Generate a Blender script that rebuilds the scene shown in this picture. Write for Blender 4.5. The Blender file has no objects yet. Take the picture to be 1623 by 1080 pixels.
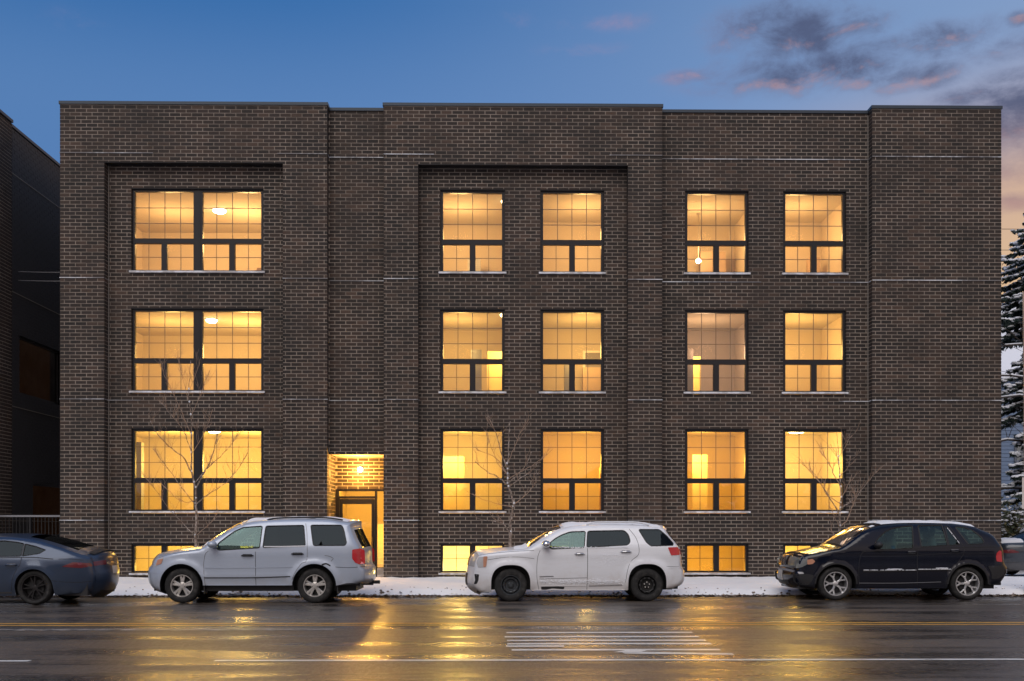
import bpy, math, random
from mathutils import Vector, Matrix
from mathutils.geometry import delaunay_2d_cdt

rnd = random.Random(7)
scene = bpy.context.scene
COL = scene.collection
R = math.radians

# ------------------------------------------------------------------ camera
cam_d = bpy.data.cameras.new("camera")
cam = bpy.data.objects.new("camera", cam_d)
COL.objects.link(cam)
cam.location = (0.0, 0.0, 1.52)
cam.rotation_euler = (R(90), 0, R(-0.76))
cam_d.sensor_fit = 'HORIZONTAL'
cam_d.sensor_width = 36.0
cam_d.lens = 36.0 * 1650 / 1623
cam_d.shift_y = 300.0 / 1623
cam_d.shift_x = 0.0
cam_d.clip_end = 2000
scene.camera = cam

# ------------------------------------------------------------------ exposure
scene.view_settings.view_transform = 'Standard'
scene.view_settings.look = 'None'
scene.view_settings.gamma = 1
scene.view_settings.exposure = 0.0
scene.view_settings.use_curve_mapping = False
scene.render.engine = 'CYCLES'
scene.cycles.use_denoising = True
scene.cycles.max_bounces = 6
scene.cycles.transparent_max_bounces = 12
scene.cycles.sample_clamp_indirect = 6
scene.cycles.caustics_reflective = False
scene.cycles.caustics_refractive = False

# ------------------------------------------------------------------ node helpers
class NT:
    def __init__(self, tree):
        self.t = tree; self.n = tree.nodes; self.l = tree.links
    def node(self, typ, **kw):
        n = self.n.new(typ)
        for k, v in kw.items(): setattr(n, k, v)
        return n
    def put(self, sock, v):
        if hasattr(v, 'is_output'): self.l.new(v, sock)
        elif v is not None: sock.default_value = v
    def math(self, op, a, b=None, c=None, clamp=False):
        n = self.node('ShaderNodeMath', operation=op, use_clamp=clamp)
        self.put(n.inputs[0], a)
        if b is not None: self.put(n.inputs[1], b)
        if c is not None: self.put(n.inputs[2], c)
        return n.outputs[0]
    def mix(self, f, a, b, blend='MIX'):
        n = self.node('ShaderNodeMix', data_type='RGBA', blend_type=blend)
        self.put(n.inputs[0], f)
        self.put(n.inputs[6], tuple(a) + (1,) if isinstance(a, (tuple, list)) and len(a) == 3 else a)
        self.put(n.inputs[7], tuple(b) + (1,) if isinstance(b, (tuple, list)) and len(b) == 3 else b)
        return n.outputs[2]
    def noise(self, vec, scale, detail=4, rough=0.55, dist=0.0):
        n = self.node('ShaderNodeTexNoise')
        if vec is not None: self.put(n.inputs['Vector'], vec)
        n.inputs['Scale'].default_value = scale
        n.inputs['Detail'].default_value = detail
        n.inputs['Roughness'].default_value = rough
        n.inputs['Distortion'].default_value = dist
        return n.outputs[0]
    def ramp(self, fac, stops, interp='LINEAR'):
        n = self.node('ShaderNodeValToRGB')
        n.color_ramp.interpolation = interp
        els = n.color_ramp.elements
        while len(els) < len(stops): els.new(0.5)
        for e, (p, c) in zip(els, stops):
            e.position = p; e.color = tuple(c) + (1,) if len(c) == 3 else c
        self.put(n.inputs[0], fac)
        return n.outputs[0]
    def maprange(self, v, a, b, c=0.0, d=1.0, typ='SMOOTHSTEP'):
        n = self.node('ShaderNodeMapRange', interpolation_type=typ)
        self.put(n.inputs[0], v)
        for i, q in zip((1, 2, 3, 4), (a, b, c, d)): self.put(n.inputs[i], q)
        return n.outputs[0]
    def scalev(self, vec, s):
        n = self.node('ShaderNodeVectorMath', operation='MULTIPLY')
        self.put(n.inputs[0], vec); n.inputs[1].default_value = s
        return n.outputs[0]
    def bump(self, h, strength=0.3, dist=0.01, normal=None):
        n = self.node('ShaderNodeBump')
        n.inputs['Strength'].default_value = strength
        n.inputs['Distance'].default_value = dist
        self.put(n.inputs['Height'], h)
        if normal is not None: self.put(n.inputs['Normal'], normal)
        return n.outputs[0]

def S(r, g, b):
    """sRGB 0-255 to linear"""
    f = lambda v: (v/255/12.92) if v/255 <= .04045 else ((v/255+.055)/1.055)**2.4
    return (f(r), f(g), f(b))

# ------------------------------------------------------------------ world: dusk sky with broken cloud
world = bpy.data.worlds.new("World")
scene.world = world
world.use_nodes = True
W = NT(world.node_tree)
W.n.clear()
out = W.node('ShaderNodeOutputWorld')
bg = W.node('ShaderNodeBackground')
W.l.new(bg.outputs[0], out.inputs[0])
tc = W.node('ShaderNodeTexCoord')
sep = W.node('ShaderNodeSeparateXYZ')
W.l.new(tc.outputs['Generated'], sep.inputs[0])
dx, dy, dz = sep.outputs
AZ = W.math('ARCTAN2', dx, dy)
EL = W.math('ARCSINE', dz)
GLOW_AZ = R(62)            # where the last light is, to the right beyond the building
cosg = W.math('COSINE', W.math('SUBTRACT', AZ, GLOW_AZ))          # 1 towards the glow, -1 away
side = W.maprange(cosg, 0.25, 0.95)                                  # the bright side of the sky
back = W.maprange(W.math('MULTIPLY', dy, -1.0), -0.1, 0.9)          # behind the camera: pink after-glow on high cloud
# how high the warm light reaches
reach = W.math('ADD', W.math('MULTIPLY', side, 0.16), 0.30)
t = W.math('DIVIDE', W.math('MAXIMUM', EL, 0.0), reach)
warm = W.ramp(t, [(0.0, S(232, 176, 112)), (0.38, S(236, 196, 140)), (0.66, S(214, 178, 150)), (0.92, S(138, 160, 198)), (1.0, S(118, 150, 196))])
cool = W.ramp(t, [(0.0, S(170, 150, 165)), (0.40, S(128, 146, 188)), (1.0, S(98, 136, 190))])
low = W.mix(side, cool, warm)
up = W.ramp(W.maprange(EL, 0.36, 0.95, typ='LINEAR'), [(0.0, S(100, 139, 192)), (0.18, S(68, 118, 178)), (0.55, S(50, 95, 155)), (1.0, S(44, 80, 135))])
upr = W.mix(W.math('MULTIPLY', side, 0.7), up, S(150, 172, 205))
base = W.mix(W.maprange(EL, 0.30, 0.50), low, upr)
# the left of the picture is the deep side
deep = W.maprange(AZ, R(26), R(-32))
base = W.mix(W.math('MULTIPLY', deep, 0.62), base, W.mix(W.maprange(EL, 0.36, 0.47), S(76, 120, 174), S(38, 98, 160)))
# pink-lit high haze behind the camera, the brighter half of this sky
pinkn = W.noise(W.scalev(tc.outputs['Generated'], (3, 3, 7)), 1.2, 5, 0.6)
pinkc = W.mix(pinkn, S(186, 172, 170), S(232, 212, 198))
pinkc = W.mix(W.maprange(EL, 0.35, 1.2), pinkc, S(150, 165, 200))
backf = W.math('MULTIPLY', back, 0.9)
base = W.mix(backf, base, pinkc)

# broken cloud: ellipses of cloud in the direction of view, torn by noise
def px_dir(px, py):
    u = (px-811.5)/1650; v = (840-py)/1650
    az = math.atan(u) + R(0.76)
    el = math.atan2(v, math.sqrt(1+u*u))
    return az, el
CL = [(1262, 62, 62, 34, 1.25), (1180, 48, 60, 22, 0.95), (1285, 108, 110, 22, 1.2), (1230, 128, 90, 12, 0.95), (1355, 38, 42, 18, 1.0),
      (1495, 62, 60, 16, 1.05), (1410, 74, 60, 12, .85), (1460, 125, 50, 14, 1.0), (1370, 130, 60, 8, .7), (1545, 155, 70, 12, 1.1), (1612, 190, 80, 34, 1.35),
      (1612, 118, 40, 10, 1.0), (1612, 268, 60, 16, .75), (1612, 322, 70, 9, 1.1), (1700, 60, 90, 18, 1.1), (1800, 220, 130, 26, 1.2),
      (965, 36, 60, 9, .62), (925, 79, 46, 7, .60), (1085, 122, 42, 8, .80), (815, 32, 30, 10, .40), (120, 34, 60, 14, .3), (1620, 30, 20, 8, .9)]
grp = bpy.data.node_groups.new("cloud_cover", 'ShaderNodeTree')
grp.interface.new_socket("az", in_out='INPUT', socket_type='NodeSocketFloat')
grp.interface.new_socket("el", in_out='INPUT', socket_type='NodeSocketFloat')
grp.interface.new_socket("d", in_out='OUTPUT', socket_type='NodeSocketFloat')
G = NT(grp)
gi = G.node('NodeGroupInput'); go = G.node('NodeGroupOutput')
gaz, gel = gi.outputs[0], gi.outputs[1]
comb = G.node('ShaderNodeCombineXYZ')
G.l.new(gaz, comb.inputs[0]); G.put(comb.inputs[1], G.math('MULTIPLY', gel, 1.7))
n1 = G.noise(comb.outputs[0], 19.0, 9, 0.66, 0.25)
n2 = G.noise(comb.outputs[0], 5.0, 5, 0.6, 0.2)
tot = None
for (px, py, rx, ry, s) in CL:
    a, e = px_dir(px, py)
    u = G.math('DIVIDE', G.math('SUBTRACT', gaz, a), rx*1.12/1650)
    v = G.math('DIVIDE', G.math('SUBTRACT', gel, e), ry*1.15/1650)
    q = G.math('ADD', G.math('MULTIPLY', u, u), G.math('MULTIPLY', v, v))
    g_ = G.math('MULTIPLY', G.math('EXPONENT', G.math('MULTIPLY', q, -0.55)), s)
    tot = g_ if tot is None else G.math('MAXIMUM', tot, g_)
# everywhere else thin broken cloud outside the frame
far = G.maprange(gaz, R(34), R(60))
far2 = G.maprange(gaz, R(-34), R(-60))
wide = G.math('MULTIPLY', G.math('MAXIMUM', far, far2), G.maprange(n2, 0.5, 0.7))
tot = G.math('MAXIMUM', tot, wide)
dd = G.math('ADD', G.math('MULTIPLY', tot, 0.85), G.math('MULTIPLY', G.math('SUBTRACT', n1, 0.5), 1.9))
dd = G.math('MULTIPLY', G.maprange(dd, 0.06, 1.25), G.maprange(tot, 0.03, 0.5))
G.l.new(dd, go.inputs[0])
def cloud(az, el):
    n = W.node('ShaderNodeGroup'); n.node_tree = grp
    W.put(n.inputs[0], az); W.put(n.inputs[1], el)
    return n.outputs[0]
d0 = cloud(AZ, EL)
d1 = cloud(W.math('ADD', AZ, 0.004), W.math('SUBTRACT', EL, 0.009))
lit = W.math('SUBTRACT', d0, d1, clamp=True)
thin = W.maprange(d0, 0.75, 0.15)
ccol = W.mix(W.math('MULTIPLY', W.maprange(lit, 0.15, 0.9), 0.6), W.mix(d0, S(122, 132, 166), S(80, 89, 120)), S(206, 160, 156))
ccol = W.mix(W.math('MULTIPLY', W.maprange(AZ, R(15), R(5)), 0.9), ccol, S(150, 142, 178))
ccol = W.mix(W.math('MULTIPLY', side, W.maprange(EL, 0.36, 0.26)), ccol, S(176, 142, 138))
base = W.mix(W.math('MULTIPLY', d0, 0.92), base, ccol)
# below the horizon
base = W.mix(W.maprange(EL, 0.0, -0.05), base, S(90, 88, 92))
W.l.new(base, bg.inputs[0])
bg.inputs[1].default_value = 1.0

# ------------------------------------------------------------------ the weak, very soft after-glow light
sun_d = bpy.data.lights.new("sun", 'SUN')
sun_d.energy = 1.55
sun_d.angle = R(50)
sun_d.color = (1.0, 0.93, 0.86)
sun = bpy.data.objects.new("sun", sun_d)
COL.objects.link(sun)
sun.location = (-8, -20, 20)
sun.rotation_euler = (R(39), 0, R(-18))     # from behind the camera, a little to the left

# ------------------------------------------------------------------ materials
MATS = {}
def mat(name, col=(.5, .5, .5), rough=.6, metal=0.0, spec=None, coat=0.0, emit=None, estr=0.0):
    m = bpy.data.materials.new(name); m.use_nodes = True
    b = m.node_tree.nodes['Principled BSDF']
    b.inputs['Base Color'].default_value = tuple(col)+(1,)
    b.inputs['Roughness'].default_value = rough
    b.inputs['Metallic'].default_value = metal
    if spec is not None: b.inputs['Specular IOR Level'].default_value = spec
    b.inputs['Coat Weight'].default_value = coat
    b.inputs['Coat Roughness'].default_value = 0.06
    if emit: 
        b.inputs['Emission Color'].default_value = tuple(emit)+(1,); b.inputs['Emission Strength'].default_value = estr
    MATS[name] = m
    return m
def nt(m):
    T = NT(m.node_tree); T.b = m.node_tree.nodes['Principled BSDF']
    T.pos = T.node('ShaderNodeNewGeometry').outputs['Position']
    T.obj = T.node('ShaderNodeTexCoord').outputs['Object']
    return T

# brick in five tones of the same dark clay; broad hue drift over the wall
for i, c in enumerate([(.025, .0175, .0138), (.033, .0230, .0175), (.017, .0130, .0108), (.050, .034, .0255), (.026, .0195, .0168)]):
    m = mat("brick_clay_%s" % "abcde"[i], c, .78)
    T = nt(m)
    n = T.noise(T.pos, .55, 3)
    c1 = T.mix(T.maprange(n, .36, .66), tuple(v*.66 for v in c), (c[0]*1.55, c[1]*1.30, c[2]*1.16))
    f = T.noise(T.pos, 45, 4)
    c2 = T.mix(T.maprange(f, .35, .75), c1, tuple(v*1.5 for v in c))
    n3 = T.noise(T.pos, 2.3, 3)
    c2 = T.mix(T.math('MULTIPLY', T.maprange(n3, .62, .74), .35), c2, (.060, .036, .028))
    st_ = T.noise(T.scalev(T.pos, (2.2, 2.2, .22)), 1.0, 5, .65)
    c2 = T.mix(T.math('MULTIPLY', T.maprange(st_, .55, .72), .55), c2, tuple(v*.45 for v in c))
    spz = T.node('ShaderNodeSeparateXYZ'); T.l.new(T.pos, spz.inputs[0])
    sal = T.math('MULTIPLY', T.maprange(T.math('ADD', spz.outputs[2], T.math('MULTIPLY', n3, 1.2)), 1.3, .5), .35)
    c2 = T.mix(sal, c2, (.13, .11, .10))
    T.l.new(c2, T.b.inputs['Base Color'])
    T.l.new(T.bump(f, .35, .004), T.b.inputs['Normal'])
BR = [MATS["brick_clay_%s" % k] for k in "abcde"]
m = mat("mortar", (.22, .2, .185), .9); T = nt(m)
n = T.noise(T.pos, .9, 6, .65); n2 = T.noise(T.pos, 30, 3)
T.l.new(T.mix(T.maprange(n, .3, .7), (.20, .168, .140), (.42, .355, .298)), T.b.inputs['Base Color'])
T.l.new(T.bump(n2, .3, .004), T.b.inputs['Normal'])
mat("coping_metal", (.05, .065, .085), .4, .5)
m = mat("ledge_frost", (.55, .57, .60), .6); T = nt(m)
n = T.noise(T.scalev(T.pos, (.55, 1, .4)), 1.0, 3)
n2 = T.noise(T.scalev(T.pos, (9, 9, 4)), 1.0, 4)
fac = T.maprange(T.math('ADD', n, T.math('MULTIPLY', n2, .35)), 0.60, .86)
T.l.new(T.mix(fac, (.22, .21, .21), (.74, .76, .80)), T.b.inputs['Base Color'])
mat("sealant", (.26, .235, .21), .7)
mat("bronze_frame", (.020, .019, .022), .38, .3)
mat("bronze_trim", (.035, .033, .036), .45, .3)
mat("muntin_bar", (.22, .16, .10), .5)
m = mat("sill_stone", (.5, .5, .52), .7); T = nt(m)
n = T.noise(T.scalev(T.pos, (4, 8, 8)), 1.0, 4)
T.l.new(T.mix(T.maprange(n, .38, .62), (.45, .44, .45), (.78, .80, .85)), T.b.inputs['Base Color'])
mat("concrete", (.24, .22, .20), .9)
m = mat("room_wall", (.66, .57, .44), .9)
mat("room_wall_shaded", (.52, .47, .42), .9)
mat("room_ceiling", (.52, .46, .36), .9)
mat("room_floor", (.30, .17, .08), .5)
mat("door_white", (.92, .90, .84), .5)
mat("pillar_grey", (.36, .36, .36), .7)
mat("door_wood", (.50, .36, .24), .6)
mat("door_grey", (.30, .27, .25), .5)
mat("fixture_glow", (1, 1, 1), .5, emit=(1.0, .78, .42), estr=9)
mat("fixture_hot", (1, 1, 1), .5, emit=(1.0, .82, .5), estr=22)
mat("fixture_metal", (.5, .45, .4), .3, .8)

def glass_mat(name, tint, fac0, fres=0.6, rough=0.0, refl=(1, 1, 1)):
    m = bpy.data.materials.new(name); m.use_nodes = True
    T = NT(m.node_tree); T.n.clear()
    o = T.node('ShaderNodeOutputMaterial')
    tr = T.node('ShaderNodeBsdfTransparent'); tr.inputs[0].default_value = tuple(tint)+(1,)
    gl = T.node('ShaderNodeBsdfGlossy'); gl.inputs['Roughness'].default_value = rough
    gl.inputs[0].default_value = tuple(refl)+(1,)
    lw = T.node('ShaderNodeLayerWeight'); lw.inputs[0].default_value = 0.35
    f = T.math('ADD', T.math('MULTIPLY', lw.outputs['Fresnel'], fres), fac0, clamp=True)
    mx = T.node('ShaderNodeMixShader')
    T.l.new(f, mx.inputs[0]); T.l.new(tr.outputs[0], mx.inputs[1]); T.l.new(gl.outputs[0], mx.inputs[2])
    T.l.new(mx.outputs[0], o.inputs[0])
    MATS[name] = m
    return m
glass_mat("window_glass", (.95, .95, .93), .032, .28)
glass_mat("car_glass_clear", (.46, .64, .60), .08, .30, refl=(.58, .84, .84))
glass_mat("car_glass_privacy", (.045, .05, .06), .015, .11, refl=(.70, .86, 1))
glass_mat("car_glass_shield", (.55, .62, .60), .22, .8)
glass_mat("dark_glass", (.25, .22, .18), .10, .5)

# snow
m = mat("snow", (.80, .82, .86), .75, spec=.2); T = nt(m)
n = T.noise(T.pos, .9, 5); n2 = T.noise(T.pos, 14, 5); n3 = T.noise(T.pos, 60, 3)
dirt = T.maprange(T.math('ADD', T.math('MULTIPLY', n2, .7), T.math('MULTIPLY', n3, .5)), 0.78, .96)
c = T.mix(T.math('MULTIPLY', T.maprange(n, .42, .72), .35), (.92, .92, .93), (.80, .80, .84))
T.l.new(T.mix(T.math('MULTIPLY', dirt, .55), c, (.30, .25, .21)), T.b.inputs['Base Color'])
T.l.new(T.bump(T.math('ADD', n2, T.math('MULTIPLY', n3, .4)), .5, .02), T.b.inputs['Normal'])
m = mat("snow_clean", (.82, .84, .88), .7, spec=.2); T = nt(m)
T.l.new(T.bump(T.noise(T.pos, 30, 4), .5, .01), T.b.inputs['Normal'])
m = mat("snow_dirty", (.36, .30, .25), .8); T = nt(m)
n2 = T.noise(T.pos, 22, 5)
T.l.new(T.ramp(n2, [(.36, (.075, .05, .035)), (.50, (.22, .17, .13)), (.62, (.62, .58, .56))]), T.b.inputs['Base Color'])
T.l.new(T.bump(n2, .8, .03), T.b.inputs['Normal'])

# wet asphalt
m = mat("wet_asphalt", (.03, .03, .032), .3); T = nt(m)
strk = T.noise(T.scalev(T.pos, (.16, 1.25, 1)), 1.0, 5, .6, .4)
blot = T.noise(T.scalev(T.pos, (.5, 1.2, 1)), .8, 5, .6)
grit = T.noise(T.scalev(T.pos, (1, .22, 1)), 20, 4, .8)
grit2 = T.noise(T.pos, 120, 2, .6)
wet = T.maprange(T.math('ADD', T.math('MULTIPLY', strk, .65), T.math('MULTIPLY', blot, .35)), .42, .60)
vor = T.node('ShaderNodeTexVoronoi', feature='DISTANCE_TO_EDGE'); vor.inputs['Scale'].default_value = .21
dv = T.node('ShaderNodeVectorMath', operation='ADD'); T.l.new(T.pos, dv.inputs[0])
nz = T.node('ShaderNodeTexNoise'); nz.inputs['Scale'].default_value = 1.3; nz.inputs['Detail'].default_value = 5
T.l.new(nz.outputs['Color'], dv.inputs[1]); T.l.new(dv.outputs[0], vor.inputs['Vector'])
crack = T.maprange(vor.outputs['Distance'], .002, .008, 1, 0)
crack = T.math('MULTIPLY', crack, T.maprange(blot, .45, .6))
c = T.mix(wet, (.10, .080, .064), (.030, .025, .022))
c = T.mix(T.maprange(grit, .52, .70), c, (.22, .185, .15))
c = T.mix(T.maprange(grit, .46, .34), c, (.008, .008, .008))
c = T.mix(crack, c, (.008, .008, .008))
T.l.new(c, T.b.inputs['Base Color'])
T.l.new(T.maprange(wet, 0, 1, .46, .25), T.b.inputs['Roughness'])
film = T.math('MULTIPLY', T.maprange(wet, 0, 1, .30, 1.0), T.maprange(grit, .58, .42, .30, 1.0))
T.l.new(film, T.b.inputs['Coat Weight'])
T.b.inputs['Coat IOR'].default_value = 1.6
T.l.new(T.maprange(wet, 0, 1, .32, .15), T.b.inputs['Coat Roughness'])
h = T.math('ADD', T.math('MULTIPLY', grit, .35), T.math('MULTIPLY', grit2, .65))
bn = T.node('ShaderNodeBump'); bn.inputs['Distance'].default_value = .008
T.l.new(T.maprange(wet, 0, 1, .60, .34), bn.inputs['Strength']); T.l.new(h, bn.inputs['Height'])
T.l.new(bn.outputs[0], T.b.inputs['Normal'])
bc = T.node('ShaderNodeBump'); bc.inputs['Distance'].default_value = .007; bc.inputs['Strength'].default_value = .55; T.l.new(h, bc.inputs['Height']); T.l.new(bc.outputs[0], T.b.inputs['Coat Normal'])
T.l.new(T.math('MULTIPLY', T.maprange(grit, .60, .40, .3, 1.0), .85), T.b.inputs['Specular IOR Level'])
def paint_mat(name, col, thr):
    m = mat(name, col, .35); T = nt(m)
    n = T.noise(T.scalev(T.pos, (1.2, 6, 1)), 3.2, 6, .7)
    g = T.noise(T.pos, 55, 2)
    f = T.maprange(T.math('ADD', n, T.math('MULTIPLY', g, .25)), thr, thr+.10)
    T.l.new(T.mix(f, (.06, .055, .05), col), T.b.inputs['Base Color'])
    T.l.new(T.bump(g, .3, .006), T.b.inputs['Normal'])
paint_mat("line_white", (.80, .79, .75), .47)
paint_mat("line_worn", (.55, .50, .46), .60)
paint_mat("line_yellow", (.80, .42, .07), .50)

m = mat("bark_pale", (.32, .25, .20), .8); T = nt(m)
n = T.noise(T.scalev(T.pos, (30, 30, 9)), 1.0, 4)
T.l.new(T.ramp(n, [(.38, (.13, .10, .08)), (.54, (.30, .235, .19)), (.66, (.58, .52, .48))]), T.b.inputs['Base Color'])
m = mat("bark_twig", (.36, .25, .18), .8)
mat("bark_dark", (.05, .038, .03), .9)
mat("leaf_litter_brown", (.13, .065, .03), .7)
mat("leaf_litter_dark", (.045, .03, .02), .7)
mat("leaf_litter_tan", (.26, .16, .08), .7)
mat("needle_green", (.020, .036, .028), .7)
mat("hedge_green", (.05, .062, .028), .7)
mat("hedge_olive", (.11, .09, .035), .7)
m = mat("house_siding", (.15, .205, .30), .7)
mat("house_trim", (.12, .13, .15), .7)
m = mat("pole_wood", (.5, .38, .28), .8); T = nt(m)
n = T.noise(T.scalev(T.pos, (30, 30, 1.5)), 1.0, 4)
T.l.new(T.mix(n, (.38, .27, .19), (.58, .43, .32)), T.b.inputs['Base Color'])
mat("sign_white", (.74, .68, .64), .5)
mat("sign_ink", (.16, .05, .05), .5)
mat("black_iron", (.012, .012, .013), .5, .3)
mat("iron_frost", (.22, .22, .235), .6)
mat("curtain_amber_glow", (.30, .13, .04), .8, emit=(1.0, .42, .08), estr=.16)  # light of the room behind is put into the curtain as its own glow
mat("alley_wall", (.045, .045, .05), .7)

# car materials
def car_paint(name, col, metal, rough, grime, gcol=(.30, .27, .24), coat=.6, gtop=.75):
    m = mat(name, col, rough, metal, coat=coat); T = nt(m)
    sp = T.node('ShaderNodeSeparateXYZ'); T.l.new(T.obj, sp.inputs[0])
    n = T.noise(T.obj, 6, 5, .65); n2 = T.noise(T.scalev(T.obj, (2, 2, 9)), 2.0, 4)
    z = T.maprange(sp.outputs[2], gtop, .2)
    f = T.math('MULTIPLY', T.maprange(T.math('ADD', z, T.math('MULTIPLY', T.math('SUBTRACT', n, .5), 1.6)), .1, .95), grime)
    f2 = T.math('MULTIPLY', T.maprange(n2, .5, .75), grime*.3)
    f = T.math('MAXIMUM', f, f2)
    T.l.new(T.mix(f, col, gcol), T.b.inputs['Base Color'])
    T.l.new(T.math('ADD', T.math('MULTIPLY', f, .5), rough, clamp=True), T.b.inputs['Roughness'])
    T.l.new(T.math('MULTIPLY', T.math('SUBTRACT', 1.0, f), metal), T.b.inputs['Metallic'])
    T.l.new(T.math('MULTIPLY', T.math('SUBTRACT', 1.0, f), coat), T.b.inputs['Coat Weight'])
    return m
car_paint("paint_silver", (.43, .49, .59), .20, .34, .30, (.36, .33, .31))
car_paint("paint_white", (.80, .82, .86), .0, .36, .42, (.52, .46, .41))
car_paint("paint_black", (.002, .0035, .011), .0, .13, .045, (.035, .033, .033), coat=.0)
car_paint("paint_blue", (.036, .058, .105), .35, .28, .16, (.06, .055, .055), coat=.4)
car_paint("paint_dark_grey", (.04, .05, .065), .3, .3, .5, (.16, .15, .15))
mat("black_plastic", (.018, .018, .02), .6)
mat("seal_black", (.010, .010, .011), .6)
mat("seam_dark", (.02, .02, .022), .8)
mat("seam_soft", (.16, .16, .17), .8)
mat("cabin_dark", (.03, .03, .032), .8)
mat("cabin_grey", (.10, .11, .11), .8)
m = mat("tyre_rubber", (.014, .014, .014), .8); T = nt(m)
T.l.new(T.mix(T.maprange(T.noise(T.obj, 9, 4), .45, .7), (.012, .012, .012), (.045, .042, .04)), T.b.inputs['Base Color'])
mat("alloy", (.62, .60, .57), .32, .75)
mat("alloy_bright", (.70, .70, .70), .28, .8)
mat("steel_wheel", (.055, .062, .07), .5, .4)
mat("steel_wheel_black", (.018, .018, .018), .5, .3)
mat("dark_alloy", (.028, .026, .027), .38, .5)
mat("chrome", (.75, .75, .76), .15, 1.0)
mat("lamp_red", (.55, .018, .025), .25, coat=.6)
mat("lamp_red_dark", (.16, .02, .025), .2, coat=.7)
mat("lamp_amber", (.55, .26, .16), .3, coat=.5)
mat("lamp_clear", (.50, .50, .50), .2, coat=.7)
mat("lamp_dark", (.16, .17, .165), .25, coat=.6)
mat("plate_white", (.55, .54, .52), .5)

# ------------------------------------------------------------------ object helpers
class MB:
    def __init__(self): self.v = []; self.f = []; self.m = []
    def box(self, x0, x1, y0, y1, z0, z1, mi=0):
        b = len(self.v)
        self.v += [(x0, y0, z0), (x1, y0, z0), (x1, y1, z0), (x0, y1, z0), (x0, y0, z1), (x1, y0, z1), (x1, y1, z1), (x0, y1, z1)]
        for q in ((0, 3, 2, 1), (4, 5, 6, 7), (0, 1, 5, 4), (1, 2, 6, 5), (2, 3, 7, 6), (3, 0, 4, 7)):
            self.f.append(tuple(b+i for i in q)); self.m.append(mi)
        return self
    def face(self, pts, mi=0):
        b = len(self.v); self.v += [tuple(p) for p in pts]
        self.f.append(tuple(range(b, b+len(pts)))); self.m.append(mi)
        return self
    def tube(self, pts, rad, n=6, mi=0, cap=True):
        pts = [Vector(p) for p in pts]
        if not hasattr(rad, '__len__'): rad = [rad]*len(pts)
        b = len(self.v); u = None
        for i, p in enumerate(pts):
            d = (pts[min(i+1, len(pts)-1)] - pts[max(i-1, 0)])
            d = d.normalized() if d.length > 1e-9 else Vector((0, 0, 1))
            if u is None:
                u = d.orthogonal().normalized()
            else:
                u = (u - d*u.dot(d)); u = u.normalized() if u.length > 1e-6 else d.orthogonal().normalized()
            w = d.cross(u)
            for k in range(n):
                a = 2*math.pi*k/n
                self.v.append(tuple(p + (u*math.cos(a)+w*math.sin(a))*rad[i]))
        for i in range(len(pts)-1):
            for k in range(n):
                a0 = b+i*n+k; a1 = b+i*n+(k+1) % n
                self.f.append((a0, a1, a1+n, a0+n)); self.m.append(mi)
        if cap:
            self.f.append(tuple(b+k for k in range(n))[::-1]); self.m.append(mi)
            e = b+(len(pts)-1)*n
            self.f.append(tuple(e+k for k in range(n))); self.m.append(mi)
        return self
    def ball(self, c, r, n=10, m_=7, mi=0, sc=(1, 1, 1)):
        b = len(self.v)
        for j in range(m_+1):
            th = math.pi*j/m_
            for k in range(n):
                a = 2*math.pi*k/n
                self.v.append((c[0]+r*sc[0]*math.sin(th)*math.cos(a), c[1]+r*sc[1]*math.sin(th)*math.sin(a), c[2]+r*sc[2]*math.cos(th)))
        for j in range(m_):
            for k in range(n):
                a0 = b+j*n+k; a1 = b+j*n+(k+1) % n
                self.f.append((a0, a0+n, a1+n, a1)); self.m.append(mi)
        return self
    def lathe(self, prof, n=32, axis='Y', c=(0, 0, 0), mi=0, closed=False):
        """prof: (r, h) pairs turned about the axis"""
        b = len(self.v)
        for (r, h) in prof:
            for k in range(n):
                a = 2*math.pi*k/n
                if axis == 'Y': self.v.append((c[0]+r*math.cos(a), c[1]+h, c[2]+r*math.sin(a)))
                else: self.v.append((c[0]+r*math.cos(a), c[1]+r*math.sin(a), c[2]+h))
        m_ = len(prof)
        for i in range(m_ if closed else m_-1):
            j = (i+1) % m_
            for k in range(n):
                self.f.append((b+i*n+k, b+i*n+(k+1) % n, b+j*n+(k+1) % n, b+j*n+k)); self.m.append(mi)
        return self
    def build(self, name, mats, parent=None, smooth=False, off=(0, 0, 0)):
        me = bpy.data.meshes.new(name)
        v = self.v if off == (0, 0, 0) else [(a-off[0], b-off[1], c-off[2]) for a, b, c in self.v]
        me.from_pydata(v, [], self.f)
        if not isinstance(mats, (list, tuple)): mats = [mats]
        for q in mats: me.materials.append(MATS[q] if isinstance(q, str) else q)
        if len(mats) > 1: me.polygons.foreach_set('material_index', self.m)
        if smooth: me.polygons.foreach_set('use_smooth', [True]*len(self.f))
        me.update()
        o = bpy.data.objects.new(name, me); COL.objects.link(o)
        if parent is not None: o.parent = parent
        return o
def tag(o, label=None, cat=None, group=None, kind=None):
    if label: o['label'] = label
    if cat: o['category'] = cat
    if group: o['group'] = group
    if kind: o['kind'] = kind
    return o
def thing(name, loc, label, cat, group=None, rz=0.0):
    o = bpy.data.objects.new(name, None); COL.objects.link(o)
    o.location = loc; o.rotation_euler = (0, 0, rz); o.empty_display_size = .3
    return tag(o, label, cat, group)
def auto_smooth(o, ang=40):
    me = o.data
    try: me.set_sharp_from_angle(angle=R(ang))
    except Exception: pass
    me.polygons.foreach_set('use_smooth', [True]*len(me.polygons))
    return o
# ================================================================== ground, road, kerb, snow
g = MB(); g.face([(-900, -300, -.03), (900, -300, -.03), (900, 1500, -.03), (-900, 1500, -.03)])
tag(g.build("ground", "snow_clean"), kind='structure')
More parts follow.
